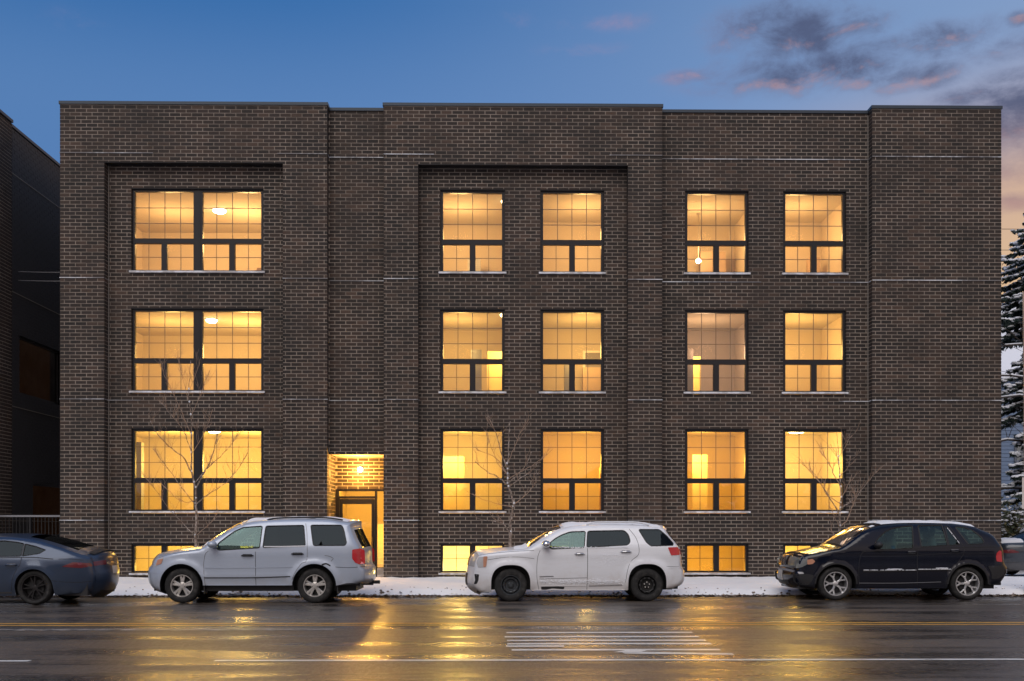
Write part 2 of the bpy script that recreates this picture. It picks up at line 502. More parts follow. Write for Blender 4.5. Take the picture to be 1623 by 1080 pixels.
# wet street, a fine sheet so that it can sag a little
def sheet(name, x0, x1, y0, y1, nx, ny, zf, m, smooth=True):
    mb = MB()
    for j in range(ny+1):
        for i in range(nx+1):
            x = x0+(x1-x0)*i/nx; y = y0+(y1-y0)*j/ny
            mb.v.append((x, y, zf(x, y)))
    for j in range(ny):
        for i in range(nx):
            a = j*(nx+1)+i
            mb.f.append((a, a+1, a+nx+2, a+nx+1)); mb.m.append(0)
    o = mb.build(name, m, smooth=smooth)
    return o
tag(sheet("road", -70, 70, -6, 24.12, 70, 30, lambda x, y: 0.0, "wet_asphalt"), kind='structure')

# painted lines
def strip_mark(name, rects, m, z, parent=None, label=None):
    mb = MB()
    for (x0, x1, y0, y1) in rects:
        n = max(1, int((x1-x0)/.5))
        pts_a, pts_b = [], []
        for i in range(n+1):
            x = x0+(x1-x0)*i/n
            pts_a.append((x, y0+rnd.uniform(-.008, .008), z)); pts_b.append((x, y1+rnd.uniform(-.008, .008), z))
        for i in range(n): mb.face([pts_a[i], pts_a[i+1], pts_b[i+1], pts_b[i]])
    o = mb.build(name, m)
    tag(o, label, kind='structure')
    return o
strip_mark("lane_line", [(-3.29, 60, 12.06, 12.18), (-60, -5.42, 12.06, 12.18)], "line_white", .004)
strip_mark("centre_line", [(-60, 60, 16.52, 16.66)], "line_yellow", .004)
strip_mark("centre_line", [(-60, 60, 16.86, 17.0)], "line_yellow", .004)
strip_mark("worn_line", [(-60, -2.5, 15.75, 16.05)], "line_worn", .004)
for (y, a, b) in ((15.35, .12, 2.87), (14.75, .09, 2.85), (14.26, .12, 2.85), (13.84, .12, 2.84), (13.57, .10, .86), (13.15, .17, 2.81)):
    strip_mark("crossing_bar", [(a, b, y-.085, y+.085)], "line_white", .004)
mb = MB()
mb.face([(1.55, 12.72, .0045), (2.87, 12.60, .0045), (2.87, 12.74, .0045), (1.75, 12.93, .0045), (1.52, 12.95, .0045)])
mb.face([(1.42, 12.84, .0085), (1.72, 12.80, .0085), (1.86, 13.02, .0085), (1.76, 13.22, .0085), (1.62, 13.06, .0085)])
tag(mb.build("crossing_bar", "line_white"), kind='structure')

# kerb
mb = MB()
x = -60.0
while x < 60:
    mb.box(x, x+2.99, 24.12, 24.30, -.1, .09); x += 3.0
kerb = mb.build("kerb", "concrete"); tag(kerb, kind='structure')

# snow over parkway and pavement: lumpy near the road, smoother by the wall
from mathutils import noise as mn
def snow_z(x, y):
    w0 = .16*mn.noise(Vector((x*.35, 2.2, .5)))+.09*mn.noise(Vector((x*1.6, 9.2, .5)))
    e = (y-(23.74+w0))
    base = .13 + .055*min(1, max(0, e)/1.0) + .02*max(0, min(1, (y-27.5)/1.4))
    n = mn.noise(Vector((x*.8, y*1.1, 3)))*.030 + mn.noise(Vector((x*3.2, y*3.6, 1)))*.020 + mn.noise(Vector((x*9, y*9, 1)))*.006
    edge = max(0, 1-e/.42)
    w = .5+.5*mn.noise(Vector((x*1.7, 9.2, .5)))
    z = base+n - edge**1.5*(.20 + .09*mn.noise(Vector((x*2.3, y*4, 7))))
    # trodden pavement
    tr = math.exp(-((y-27.0)/.8)**2)
    z -= tr*(.016+.018*max(0, mn.noise(Vector((x*2.6, y*3, 4)))))
    return z
sn = sheet("snow_ground", -30, 15.0, 23.45, 28.99, 560, 84, snow_z, "snow")
tag(sn, kind='structure')
def snow_z2(x, y):
    n = mn.noise(Vector((x*.5, y*.6, 3)))*.05 + mn.noise(Vector((x*2.2, y*2.6, 1)))*.02
    e = max(0, 1-(y-24.02)/.4) if y < 24.42 else 0
    return .15+n - .2*e**1.4 - (.13 if y > 30 else .13*max(0, (y-28)/2))
tag(sheet("snow_yard", 15.0, 75, 24.02, 85, 150, 150, snow_z2, "snow"), kind='structure')
tag(sheet("alley_ground", -14.4, -12.0, 28.9, 46, 10, 40, lambda x, y: .10+.02*mn.noise(Vector((x*3, y*3, 0))), "snow_dirty"), kind='structure')

# slush and rotten leaves in the gutter (uncountable)
mb = MB()
for i in range(15000):
    x = rnd.uniform(-18, 19)
    y = 23.64+rnd.gauss(0, .10)
    dens = .5+.5*mn.noise(Vector((x*.6, 3.1, 0)))
    if rnd.random() > .25+dens: continue
    s = rnd.uniform(.016, .048); a = rnd.uniform(0, 6.28); ti = rnd.uniform(-.7, .7)
    z = max(.006, snow_z(x, y)+.006)+rnd.uniform(0, .02)
    dxx, dyy = math.cos(a)*s, math.sin(a)*s
    mb.face([(x-dxx, y-dyy, z), (x+dyy*.6, y-dxx*.6, z+abs(ti)*s), (x+dxx, y+dyy, z+ti*s*.5+.004), (x-dyy*.6, y+dxx*.6, z+.004)], rnd.choice((0, 0, 1, 1, 1, 2)))
tag(mb.build("leaf_litter", ["leaf_litter_brown", "leaf_litter_dark", "leaf_litter_tan"]), "rotten brown leaves and grit lying along the kerb", "leaves", kind='stuff')
mb = MB()
for i in range(2600):
    x = rnd.uniform(-18, 19); y = 23.66 + rnd.gauss(0, .13)
    dens = mn.noise(Vector((x*.45, 8.1, 2)))
    if rnd.random() > .40+dens*1.3: continue
    s = rnd.uniform(.012, .045)
    mb.ball((x, y, max(0, snow_z(x, y))+s*.35), s, 6, 4, 0, (rnd.uniform(.8, 1.5), rnd.uniform(.6, 1), rnd.uniform(.4, .8)))
for i in range(300):     # loose lumps on the snow bank
    x = rnd.uniform(-18, 15); y = 23.95 + abs(rnd.gauss(0, .35))
    s = rnd.uniform(.008, .022)
    mb.ball((x, y, snow_z(x, y)+s*.2), s, 6, 4, 0, (1.2, 1, .7))
tag(mb.build("slush", "snow_dirty", smooth=True), "dirty lumps of frozen slush along the gutter", "slush", kind='stuff')

# ================================================================== the brick building
PX, FX, DX = 28.93, 29.20, 30.40             # projecting face, recessed face, entrance wall
CH, CL_, JT = .1016, .3048, .021             # course, brick module, joint
ZB = 1.784                                    # first ledge
BANDS = [ZB, ZB+33*CH, ZB+66*CH, ZB+100*CH]
BASE_L = Vector((0.98, 29.06, 0.12))
bld = thing("brick_building", BASE_L, "three storey dark brick apartment building with glowing gridded windows", "building")
OFF = tuple(BASE_L)
bricks = []        # x0,x1,y0,y1,z0,z1, selectable
def brick_run(u0, u1, z0, z1, holes, place, seed=0, deep0=False, deep1=False):
    """place(ua,ub,za,zb,deep) adds one brick; holes: (ua,ub,za,zb)"""
    k0 = math.floor((z0-ZB)/CH)
    k = k0
    while ZB+k*CH < z1-.02:
        za, zb = ZB+k*CH+JT/2, ZB+(k+1)*CH-JT/2
        za_, zb_ = max(za, z0), min(zb, z1)
        if zb_-za_ > .02:
            off = (k % 2)*CL_/2 + seed
            spans = []
            u = u0 - ((u0-off) % CL_)
            while u < u1-.01:
                a, b = max(u+JT/2, u0), min(u+CL_-JT/2, u1)
                # a closing sliver at the end of a course joins its neighbour
                if b-a > .05: spans.append([a, b])
                elif b-a > 0 and spans and abs(b-u1) < .03: spans[-1][1] = b
                u += CL_
            for a, b in spans:
                segs = [(a, b, za_, zb_)]
                for (ha, hb, hza, hzb) in holes:
                    ns = []
                    for (p, q, r, s) in segs:
                        if q <= ha or p >= hb or s <= hza or r >= hzb: ns.append((p, q, r, s)); continue
                        if p < ha: ns.append((p, ha, r, s))
                        if q > hb: ns.append((hb, q, r, s))
                        p2, q2 = max(p, ha), min(q, hb)
                        if s > hzb: ns.append((p2, q2, hzb, s))
                        if r < hza: ns.append((p2, q2, r, hza))
                    segs = ns
                for (p, q, r, s) in segs:
                    if q-p > .015 and s-r > .015:
                        place(p, q, r, s, (deep0 and abs(p-u0) < .02) or (deep1 and abs(q-u1) < .02))
        k += 1
def front(plane, depth):
    def f(a, b, r, s, deep):
        j = rnd.uniform(-.0025, .0025)
        full = (b-a) > .28 and (s-r) > .08 and not deep
        bricks.append((a, b, plane+j, plane+(depth if deep else .10), r, s, full))
    return f
def cells(mb, u0, u1, z0, z1, holes, put):
    us = sorted({u0, u1} | {min(max(h[i], u0), u1) for h in holes for i in (0, 1)})
    zs = sorted({z0, z1} | {min(max(h[i], z0), z1) for h in holes for i in (2, 3)})
    for i in range(len(us)-1):
        for j in range(len(zs)-1):
            cu, cz = (us[i]+us[i+1])/2, (zs[j]+zs[j+1])/2
            if any(h[0] < cu < h[1] and h[2] < cz < h[3] for h in holes): continue
            put(us[i], us[i+1], zs[j], zs[j+1])

# ledges, copings and faces
TOPP, TOPR = 13.285, 13.245
XA0, XA1, XA2, XA3 = -12.11, -10.89, -5.97, -4.74
XC0, XC1, XC2, XC3 = -3.18, -2.22, 3.61, 4.57
XE0, XE1 = 10.44, 14.07
UNITS = []      # windows: x0,x1,z0,z1 (opening)
AX0, AX1 = -10.24, -6.57
for i, b in enumerate(BANDS[:3]):
    z0, z1 = b+.262, b+2.58
    UNITS.append(('twin', AX0, AX1, z0, z1, i+1, 'A'))
    for nm, x0, x1 in (('C1', -1.62, .18), ('C2', 1.19, 2.97), ('D1', 5.26, 7.04), ('D2', 8.03, 9.80)):
        UNITS.append(('single', x0, x1, z0, z1, i+1, nm))
for nm, x0, x1 in (('A0', AX0, -8.46), ('A1', -8.35, AX1), ('C1', -1.62, .18), ('C2', 1.19, 2.97), ('D1', 5.26, 7.04), ('D2', 8.03, 9.80)):
    UNITS.append(('low', x0, x1, .315, 1.135, 0, nm))
holes = [(u[1], u[2], u[3]-.055, u[4]) for u in UNITS]
Z0 = .02
# recessed face, in its three visible stretches
rec = front(FX, .10)
brick_run(XA1, XA2, Z0, 11.70, holes, rec)
brick_run(XA3, XC0, 3.64, TOPR, [], rec)
brick_run(XC1, XC2, Z0, 11.675, holes, rec)
brick_run(XC3, XE0, Z0, TOPR, holes, rec)
pro = front(PX, .275)
brick_run(XA0, XA1, Z0, 11.70, [], pro, .05, False, True)
brick_run(XA2, XA3, Z0, 11.70, [], pro, .05, True, False)
brick_run(XA0, XA3, 11.70, TOPP, [], pro, .05, False, True)
brick_run(XC0, XC1, Z0, 11.675, [], pro, .09, True, True)
brick_run(XC2, XC3, Z0, 11.675, [], pro, .09, True, True)
brick_run(XC0, XC3, 11.675, TOPP, [], pro, .09, True, True)
brick_run(XE0, XE1, Z0, TOPP, [], pro, .02, True, True)
# entrance: left cheek facing right, and the wall over the door
def cheek(a, b, r, s, deep): bricks.append((XA3-.10, XA3+.0+rnd.uniform(-.002, .002), a, b, r, s, False))
brick_run(PX+.1, DX, .1, TOPP, [(FX-.02, DX, 3.66, 20)], cheek, .1)
def cheek2(a, b, r, s, deep): bricks.append((XC0, XC0+.10, a, b, r, s, False))
brick_run(PX+.1, DX, .1, 3.64, [], cheek2, .1)
brick_run(XA3, XC0, 2.70, 3.64, [], front(DX, .1), .03)
brick_run(PX, 40, Z0, TOPP, [], (lambda a, b, r, s, d: bricks.append((XE1-.10, XE1, a, b, r, s, False))), .1)

# the three hundred front bricks nearest the camera stand as bricks of their own
cand = [i for i, b in enumerate(bricks) if b[6] and b[4] > 1.95 and b[2] < PX+.05 and -3.2 < b[0] < 4.6]
cand.sort(key=lambda i: (bricks[i][0]*.5)**2 + (bricks[i][4]-1.5)**2*.6)
pick = set(cand[:300])
mb = MB()
for i, (x0, x1, y0, y1, z0, z1, f) in enumerate(bricks):
    if i in pick: continue
    mb.box(x0, x1, y0, y1, z0, z1, rnd.choice((0, 0, 1, 1, 2, 2, 3, 4, 4)))
bw = mb.build("brickwork", BR, bld, off=OFF); tag(bw, "dark brown bricks in pale mortar", kind='stuff')
pal = []
for k in range(5):
    t_ = MB().box(-.1419, .1419, 0, .10, -.0403, .0403).build("brick", BR[k], bld); pal.append(t_)
for n_, i in enumerate(sorted(pick)):
    x0, x1, y0, y1, z0, z1, f = bricks[i]
    o = pal[n_] if n_ < 5 else rnd.choice(pal).copy()
    if n_ >= 5: COL.objects.link(o)
    o.parent = bld
    o.location = ((x0+x1)/2-OFF[0], y0-OFF[1], (z0+z1)/2-OFF[2])
# mortar and backing wall
mb = MB()
MR = .007
big = [(h[0]-.012, h[1]+.012, h[2]-.012, h[3]+.012) for h in holes]
def put_rec(a, b, r, s): mb.box(a, b, FX+MR, FX+.34, r, s)
ent = [(XA3, XC0, -.2, 3.64)]
cells(mb, XA0+MR, XE1-MR, Z0-.1, 13.24, big+ent, put_rec)
def pro_box(a, b, r, s): mb.box(a+MR, b-MR, PX+MR, FX+MR-.001, r, s)
pro_box(XA0, XA1, Z0-.1, 11.70); pro_box(XA2, XA3, Z0-.1, 11.70); pro_box(XA0, XA3, 11.70+.004, TOPP)
pro_box(XC0, XC1, Z0-.1, 11.675); pro_box(XC2, XC3, Z0-.1, 11.675); pro_box(XC0, XC3, 11.675+.004, TOPP)
pro_box(XE0, XE1, Z0-.1, TOPP)
mb.box(XA3-.30, XA3-MR, FX+.34, DX+.3, -.1, 3.9)
mb.box(XC0+MR, XC0+.3, FX+.34, DX+.3, -.1, 3.9)
mb.box(XA3-.006, XC0+.006, DX+MR, DX+.3, 2.70, 3.9)
mb.box(XE1-.3, XE1-MR, FX+.34, 46, -.1, 13.24)
mb.box(XA0+MR, XA0+.3, FX+.34, 46, -.1, 13.24)
mb.box(XA0+.3, XE1-.3, 45.7, 46, -.1, 13.24)
mb.box(XA0+.3, XE1-.3, FX+.34, 45.7, 12.9, 13.05)       # roof slab
mb.build("mortar_wall", "mortar", bld, off=OFF)
# footing strip and entrance soffit
mb = MB()
mb.box(XC0-.02, XC1+.02, PX-.03, PX-.002, .0, .165); mb.box(XA2, XA3+.01, PX-.03, PX-.002, .0, .15); mb.box(XA0, XA1, PX-.03, PX-.002, .0, .15)
mb.box(XC2, XC3, PX-.03, PX-.002, 0, .15); mb.box(XE0, XE1, PX-.03, PX-.002, 0, .15)
mb.build("footing", "concrete", bld, off=OFF)
MB().box(XA3+.002, XC0-.002, FX+.003, DX-.002, 3.655, 3.70).build("entrance_soffit", "room_wall", bld, off=OFF)
MB().box(XA3+.002, XC0-.002, PX+.02, DX+2.4, .02, .125).build("entrance_slab", "concrete", bld, off=OFF)
# coping, in lengths
for (a, b, pl, z) in ((XA0, XA3, PX, 13.285), (XA3, XC0, FX, 13.245), (XC0, XC3, PX, 13.285), (XC3, XE0, FX, 13.245), (XE0, XE1, PX, 13.285)):
    m_ = MB(); e = .025 if pl == PX else -.0
    m_.box(a-e+.001, b+e-.001, pl-.03, FX+.42, z, z+.082)
    m_.build("coping", "coping_metal", bld, off=OFF)
# thin ledges: the frosted top edge of a projecting course
def ledge(segs):
    m_ = MB()
    for (a, b, pl, z) in segs: m_.box(a, b, pl-.016, pl+.02, z-.010, z+.011)
    o = m_.build("ledge", "ledge_frost", bld, off=OFF)
    return o
z4 = BANDS[3]
ledge([(XA0-.01, -9.55, PX, z4)]); ledge([(XA2-.15, XA3+.014, PX, z4)]); ledge([(XA3+.016, XC0-.016, FX, z4)])
ledge([(XC0-.014, -1.78, PX, z4)]); ledge([(3.1, XC3+.014, PX, z4)]); ledge([(XC3+.016, XE0-.016, FX, z4)]); ledge([(XE0-.014, XE1+.01, PX, z4)])
for b in BANDS[:3]:
    ledge([(XA0-.01, XA1+.014, PX, b)]); ledge([(XA2-.014, XA3+.014, PX, b)])
    ledge([(XC0-.014, XC1+.014, PX, b)]); ledge([(XC2-.014, XC3+.014, PX, b)]); ledge([(XE0-.014, XE1+.01, PX, b)])
    if b > 4: ledge([(XA3+.016, XC0-.016, FX, b)])
    if b > 8: ledge([(XC3+.016, 7.4, FX, b)]); ledge([(9.3, XE0-.016, FX, b)])
    elif b > 4: ledge([(XA1+.016, XA1+.9, FX, b)]); ledge([(9.6, XE0-.016, FX, b)])
    m_ = MB()
    for x_, s_ in ((XA1, 1), (XC0, -1), (XC1, 1), (XC2, -1), (XC3, 1), (XE0, -1), (XA2, -1)):
        m_.box(min(x_, x_+s_*.014), max(x_, x_+s_*.014), PX-.016, FX-.002, b-.010, b+.011)
    m_.build("ledge_return", "ledge_frost", bld, off=OFF)
m_ = MB()
for x_, s_ in ((XA3, 1), (XC0, -1), (XC3, 1), (XE0, -1)):
    m_.box(min(x_, x_+s_*.014), max(x_, x_+s_*.014), PX-.016, FX-.002, z4-.010, z4+.011)
m_.build("ledge_return", "ledge_frost", bld, off=OFF)
for x_, z0_, z1_ in ((XA1+.012, .2, 11.68), (XE0-.034, .2, 13.2)):
    MB().box(x_, x_+.022, FX-.006, FX+.01, z0_, z1_).build("sealant_joint", "sealant", bld, off=OFF)
# steel lintels under the two wide headers
MB().box(XA1+.004, XA2-.004, PX+.004, FX-.002, 11.682, 11.697).build("steel_lintel", "bronze_frame", bld, off=OFF)
MB().box(XC1+.004, XC2-.004, PX+.004, FX-.002, 11.657, 11.672).build("steel_lintel", "bronze_frame", bld, off=OFF)

# ------------------------------------------------------------------ windows
def bars(mb, x0, x1, z0, z1, cols, rows, y, w=.009):
    for c in cols: mb.box(x0+(x1-x0)*c-w, x0+(x1-x0)*c+w, y, y+.012, z0, z1)
    for r in rows: mb.box(x0, x1, y-.0015, y+.0135, z0+(z1-z0)*r-w, z0+(z1-z0)*r+w)
def sash(fr, x0, x1, z0, z1, cols, rows, y0):
    p = MB().box(x0-.004, x1+.004, y0+.045, y0+.051, z0-.004, z1+.004).build("pane", "window_glass", fr, off=OFF)
    q = MB(); bars(q, x0, x1, z0, z1, cols, rows, y0+.056); q.build("grille", "muntin_bar", fr, off=OFF)
def unit(mb, x0, x1, z0, z1, y0, lst, cols4):
    """one window unit: big light above, two small ones below"""
    s = .075; rail = z0+.04+.745; mid = (x0+x1)/2
    mb.box(x0, x0+s, y0, y0+.11, z0, z1); mb.box(x1-s, x1, y0, y0+.11, z0, z1)
    mb.box(x0+s, x1-s, y0, y0+.11, z1-.085, z1); mb.box(x0+s, x1-s, y0, y0+.11, z0, z0+.04)
    mb.box(x0+s, x1-s, y0-.004, y0+.11, rail, rail+.14)
    mb.box(mid-.08, mid+.08, y0-.002, y0+.11, z0+.04, rail)
    lst.append((x0+s, x1-s, rail+.14, z1-.085, cols4, (1/3, 2/3)))
    lst.append((x0+s, mid-.08, z0+.04, rail, (.5,), (.5,)))
    lst.append((mid+.08, x1-s, z0+.04, rail, (.5,), (.5,)))
for (typ, x0, x1, z0, z1, fl, nm) in UNITS:
    y0 = FX+.075
    mb = MB(); lst = []
    # shallow dark head trim under the brick
    mb.box(x0, x1, FX+.012, FX+.075, z1-.022, z1)
    if typ == 'single': unit(mb, x0, x1, z0, z1, y0, lst, (.25, .5, .75))
    elif typ == 'twin':
        mid = (x0+x1)/2
        unit(mb, x0, mid-.055, z0, z1, y0, lst, (.23, .50, .77)); unit(mb, mid+.055, x1, z0, z1, y0, lst, (.23, .50, .77))
        mb.box(mid-.055, mid+.055, y0-.012, y0+.11, z0, z1)
    else:
        s = .07; mid = (x0+x1)/2
        mb.box(x0, x0+s, y0, y0+.11, z0, z1); mb.box(x1-s, x1, y0, y0+.11, z0, z1)
        mb.box(x0+s, x1-s, y0, y0+.11, z1-.07, z1); mb.box(x0+s, x1-s, y0, y0+.11, z0, z0+.05)
        mb.box(mid-.08, mid+.08, y0-.002, y0+.11, z0+.05, z1-.07)
        lst.append((x0+s, mid-.08, z0+.05, z1-.07, (.5,), (.5,))); lst.append((mid+.08, x1-s, z0+.05, z1-.07, (.5,), (.5,)))
    fr = mb.build("window", "bronze_frame", bld, off=OFF)
    for (a, b, c, d, cc, rr) in lst: sash(fr, a, b, c, d, cc, rr, y0)
    sl = MB().box(x0-.05, x1+.05, FX-.055, FX+.075, z0-.055, z0-.004).build("sill", "sill_stone", fr, off=OFF)

# ------------------------------------------------------------------ entrance door and sidelight
y0 = DX+.03
dfr = MB()
ex0, ex1 = XA3+.002, XC0-.002
dz0, dz1 = .125, 2.70
mxl, mxr = -3.60, -3.535       # mullion between door and sidelight
dfr.box(ex0, ex0+.10, y0, y0+.12, dz0, dz1); dfr.box(ex1-.04, ex1, y0, y0+.12, dz0, dz1)
dfr.box(ex0+.10, ex1-.04, y0, y0+.12, dz1-.055, dz1)
dfr.box(mxl, mxr, y0-.004, y0+.12, dz0, dz1-.055)
dfr.box(ex0+.10, mxl, y0-.002, y0+.12, 2.43, 2.50)
dfr.box(mxr, ex1-.04, y0, y0+.12, dz0, .42)
fr = dfr.build("door_frame", "bronze_frame", bld, off=OFF)
MB().box(mxr-.004, ex1-.036, y0+.05, y0+.056, .416, dz1-.051).build("pane", "window_glass", fr, off=OFF)
MB().box(ex0+.096, mxl+.004, y0+.05, y0+.056, 2.496, dz1-.051).build("pane", "window_glass", fr, off=OFF)
MB().box(mxr+.002, ex1-.042, y0-.012, y0-.002, .14, .40).build("kick_panel", "sill_stone", fr, off=OFF)
a, b = ex0+.108, mxl-.008
d_ = MB(); d_.box(a, a+.09, y0+.01, y0+.07, .14, 2.42); d_.box(b-.09, b, y0+.01, y0+.07, .14, 2.42)
d_.box(a+.09, b-.09, y0+.01, y0+.07, 2.27, 2.42); d_.box(a+.09, b-.09, y0+.01, y0+.07, .14, .36)
door = d_.build("entry_door", "bronze_frame", bld, off=OFF)
MB().box(a+.086, b-.086, y0+.037, y0+.043, .356, 2.274).build("pane", "window_glass", door, off=OFF)
h_ = MB(); h_.tube([(b-.045, y0-.05, .95), (b-.045, y0-.05, 1.32)], .014, 8); h_.box(b-.056, b-.034, y0-.05, y0+.012, .99, 1.01); h_.box(b-.056, b-.034, y0-.05, y0+.012, 1.26, 1.28)
h_.build("handle", "chrome", door, off=OFF)
# hall behind the door: floor, walls, stair going up to the right
hl = MB()
hx0, hx1, hy0, hy1 = XA3-.2, XC0+1.2, DX+.35, DX+3.6
hl.face([(hx0, hy1, 0.1), (hx1, hy1, .1), (hx1, hy1, 3.0), (hx0, hy1, 3.0)], 0)
hl.face([(hx0, hy0, 0.1), (hx0, hy1, .1), (hx0, hy1, 3.0), (hx0, hy0, 3.0)], 0)
hl.face([(hx1, hy0, 0.1), (hx1, hy1, .1), (hx1, hy1, 3.0), (hx1, hy0, 3.0)], 0)
hl.face([(hx0, hy0, .127), (hx1, hy0, .127), (hx1, hy1, .127), (hx0, hy1, .127)], 2)
hl.face([(hx0, hy0, 3.0), (hx1, hy0, 3.0), (hx1, hy1, 3.0), (hx0, hy1, 3.0)], 1)
hl.build("entrance_hall", ["room_wall", "room_ceiling", "room_floor"], bld, off=OFF)
st = MB()
for k in range(9): st.box(-3.95, hx1-.02, DX+1.1+k*.25, DX+1.1+(k+1)*.25+.02, .13, .13+.175*(k+1))
st.build("hall_stair", "door_white", bld, off=OFF)

# ------------------------------------------------------------------ rooms
ROOM_Y0 = FX+.345
def room(x0, x1, z0, z1, depth, wall="room_wall", door=None, hallx=None):
    y1 = ROOM_Y0+depth
    r = MB()
    if hallx:       # an opening in the back wall to a lit corridor
        a, b, top = hallx
        r.face([(x0, y1, z0), (a, y1, z0), (a, y1, z1), (x0, y1, z1)], 0)
        r.face([(b, y1, z0), (x1, y1, z0), (x1, y1, z1), (b, y1, z1)], 0)
        r.face([(a, y1, top), (b, y1, top), (b, y1, z1), (a, y1, z1)], 0)
        r.face([(a-.3, y1+1.3, z0), (b+.3, y1+1.3, z0), (b+.3, y1+1.3, z1), (a-.3, y1+1.3, z1)], 3)
        r.face([(a-.3, y1, z0), (a-.3, y1+1.3, z0), (a-.3, y1+1.3, z1), (a-.3, y1, z1)], 3)
        r.face([(b+.3, y1, z0), (b+.3, y1+1.3, z0), (b+.3, y1+1.3, z1), (b+.3, y1, z1)], 3)
    else:
        r.face([(x0, y1, z0), (x1, y1, z0), (x1, y1, z1), (x0, y1, z1)], 0)
    r.face([(x0, ROOM_Y0, z0), (x0, y1, z0), (x0, y1, z1), (x0, ROOM_Y0, z1)], 0)
    r.face([(x1, ROOM_Y0, z0), (x1, y1, z0), (x1, y1, z1), (x1, ROOM_Y0, z1)], 0)
    r.face([(x0, ROOM_Y0, z1), (x1, ROOM_Y0, z1), (x1, y1+1.35, z1), (x0, y1+1.35, z1)], 1)
    r.face([(x0, ROOM_Y0, z0), (x1, ROOM_Y0, z0), (x1, y1+1.35, z0), (x0, y1+1.35, z0)], 2)
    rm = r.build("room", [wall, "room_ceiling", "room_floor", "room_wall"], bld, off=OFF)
    if door:
        a, b, m_ = door
        q = MB(); q.box(a, b, y1-.05, y1-.004, z0+.004, z0+2.15)
        q.build("inner_door", m_, rm, off=OFF)
        q = MB(); q.box(a-.08, a-.003, y1-.06, y1-.004, z0+.004, z0+2.22); q.box(b+.003, b+.08, y1-.06, y1-.004, z0+.004, z0+2.22); q.box(a-.003, b+.003, y1-.06, y1-.004, z0+2.153, z0+2.22)
        q.build("door_casing", "door_white", rm, off=OFF)
    return rm
def point(x, y, z, w, col=(1.0, .62, .24), r=.28):
    l = bpy.data.lights.new("room_light", 'POINT'); l.energy = w; l.color = col; l.shadow_soft_size = r
    o = bpy.data.objects.new("room_light", l); COL.objects.link(o); o.location = (x, y, z)
    return o
FZ = [(-1.3, 1.27), (1.72, 4.50), (4.95, 7.86), (8.30, 11.22)]
def fixture(x, y, z, label, hot=True, rad=.17, drop=0.0):
    t_ = thing("ceiling_lamp", (x, y, z), label, "lamp", "ceiling lamps behind the windows")
    b = MB(); b.lathe([(0.001, -.02), (rad*1.05, -.02), (rad*1.05, 0), (.001, 0)], 20, 'Z'); b.build("canopy", "fixture_metal", t_, smooth=False)
    if drop:
        b = MB(); b.tube([(0, 0, -.02), (0, 0, -drop)], .008, 6); b.build("stem", "fixture_metal", t_)
        b = MB(); b.ball((0, 0, -drop-.07), .08, 12, 8); b.build("globe", "fixture_hot", t_, smooth=True)
    else:
        b = MB(); b.lathe([(rad, -.021), (rad*.95, -.06), (rad*.7, -.095), (rad*.3, -.11), (.001, -.112)], 20, 'Z'); b.build("shade", "fixture_hot" if hot else "fixture_glow", t_, smooth=True)
    return t_
WARM1, WARM2, WARM3 = (1.0, .62, .12), (1.0, .59, .165), (1.0, .58, .21)
WC = [(1.0, .62, .12), WARM1, WARM2, WARM3]
rooms = [
  # floor, x0, x1, depth, wall, door(x0,x1,mat), hall opening, watts
  (1, -11.6, -5.2, 4.6, "room_wall", (-7.0, -6.3, "door_white"), None, 200),
  (2, -11.6, -5.2, 4.6, "room_wall", None, None, 150),
  (3, -11.6, -5.2, 4.6, "room_wall", None, None, 150),
  (1, -3.0, .70, 3.6, "room_wall", None, (-1.78, -1.08, 3.86), 135),
  (2, -3.0, .70, 3.6, "room_wall", None, (-.35, .65, 7.2), 85),
  (3, -3.0, .70, 3.6, "room_wall", None, None, 105),
  (1, .80, 4.4, 3.3, "room_wall", None, None, 110),
  (2, .80, 4.4, 3.3, "room_wall", (2.75, 3.6, "door_grey"), None, 90),
  (3, .80, 4.4, 3.3, "room_wall", None, None, 95),
  (1, 4.8, 7.55, 3.6, "room_wall", None, (6.2, 6.68, 3.92), 95),
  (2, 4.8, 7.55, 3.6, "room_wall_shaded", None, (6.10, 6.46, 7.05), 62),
  (3, 4.8, 7.55, 3.6, "room_wall", None, None, 90),
  (1, 7.65, 10.2, 3.2, "room_wall", None, None, 115),
  (2, 7.65, 10.2, 3.2, "room_wall", None, None, 85),
  (3, 7.65, 10.2, 3.2, "room_wall", None, None, 85),
  (0, -11.6, -5.2, 3.0, "room_wall", None, None, 120),
  (0, -3.0, .70, 2.6, "room_wall", None, None, 130),
  (0, .80, 4.4, 2.6, "room_wall", None, None, 90),
  (0, 4.8, 7.55, 2.6, "room_wall", None, None, 45),
  (0, 7.65, 10.2, 2.6, "room_wall", None, None, 85),
]
for (fl, x0, x1, dep, wl, dr, hx, wt) in rooms:
    z0, z1 = FZ[fl]
    room(x0, x1, z0, z1, dep, wl, dr, hx)
    xm = (x0+x1)/2
    if x0 < -10: xm = -7.6
    col = WC[fl]
    if fl == 2 and x0 == 4.8: col = (1.0, .60, .34)  # added light: stands in for pink sky mirrored in this dark room's glass
    if fl == 0 and x0 == 4.8: col = (1.0, .48, .05)
    if fl == 0 and x0 == -3.0: col = (1.0, .74, .24)
    if fl == 1 and x0 in (.80, 4.8): col = (1.0, .50, .07)
    yl = ROOM_Y0+dep*.50
    wt *= 1.30
    point(xm, yl, z1-1.0, wt, col)
    if x0 < -10: point(-9.9, yl, z1-1.0, wt*.6, col)
    if hx: point((hx[0]+hx[1])/2, ROOM_Y0+dep+.7, z1-.5, 110, WARM1)
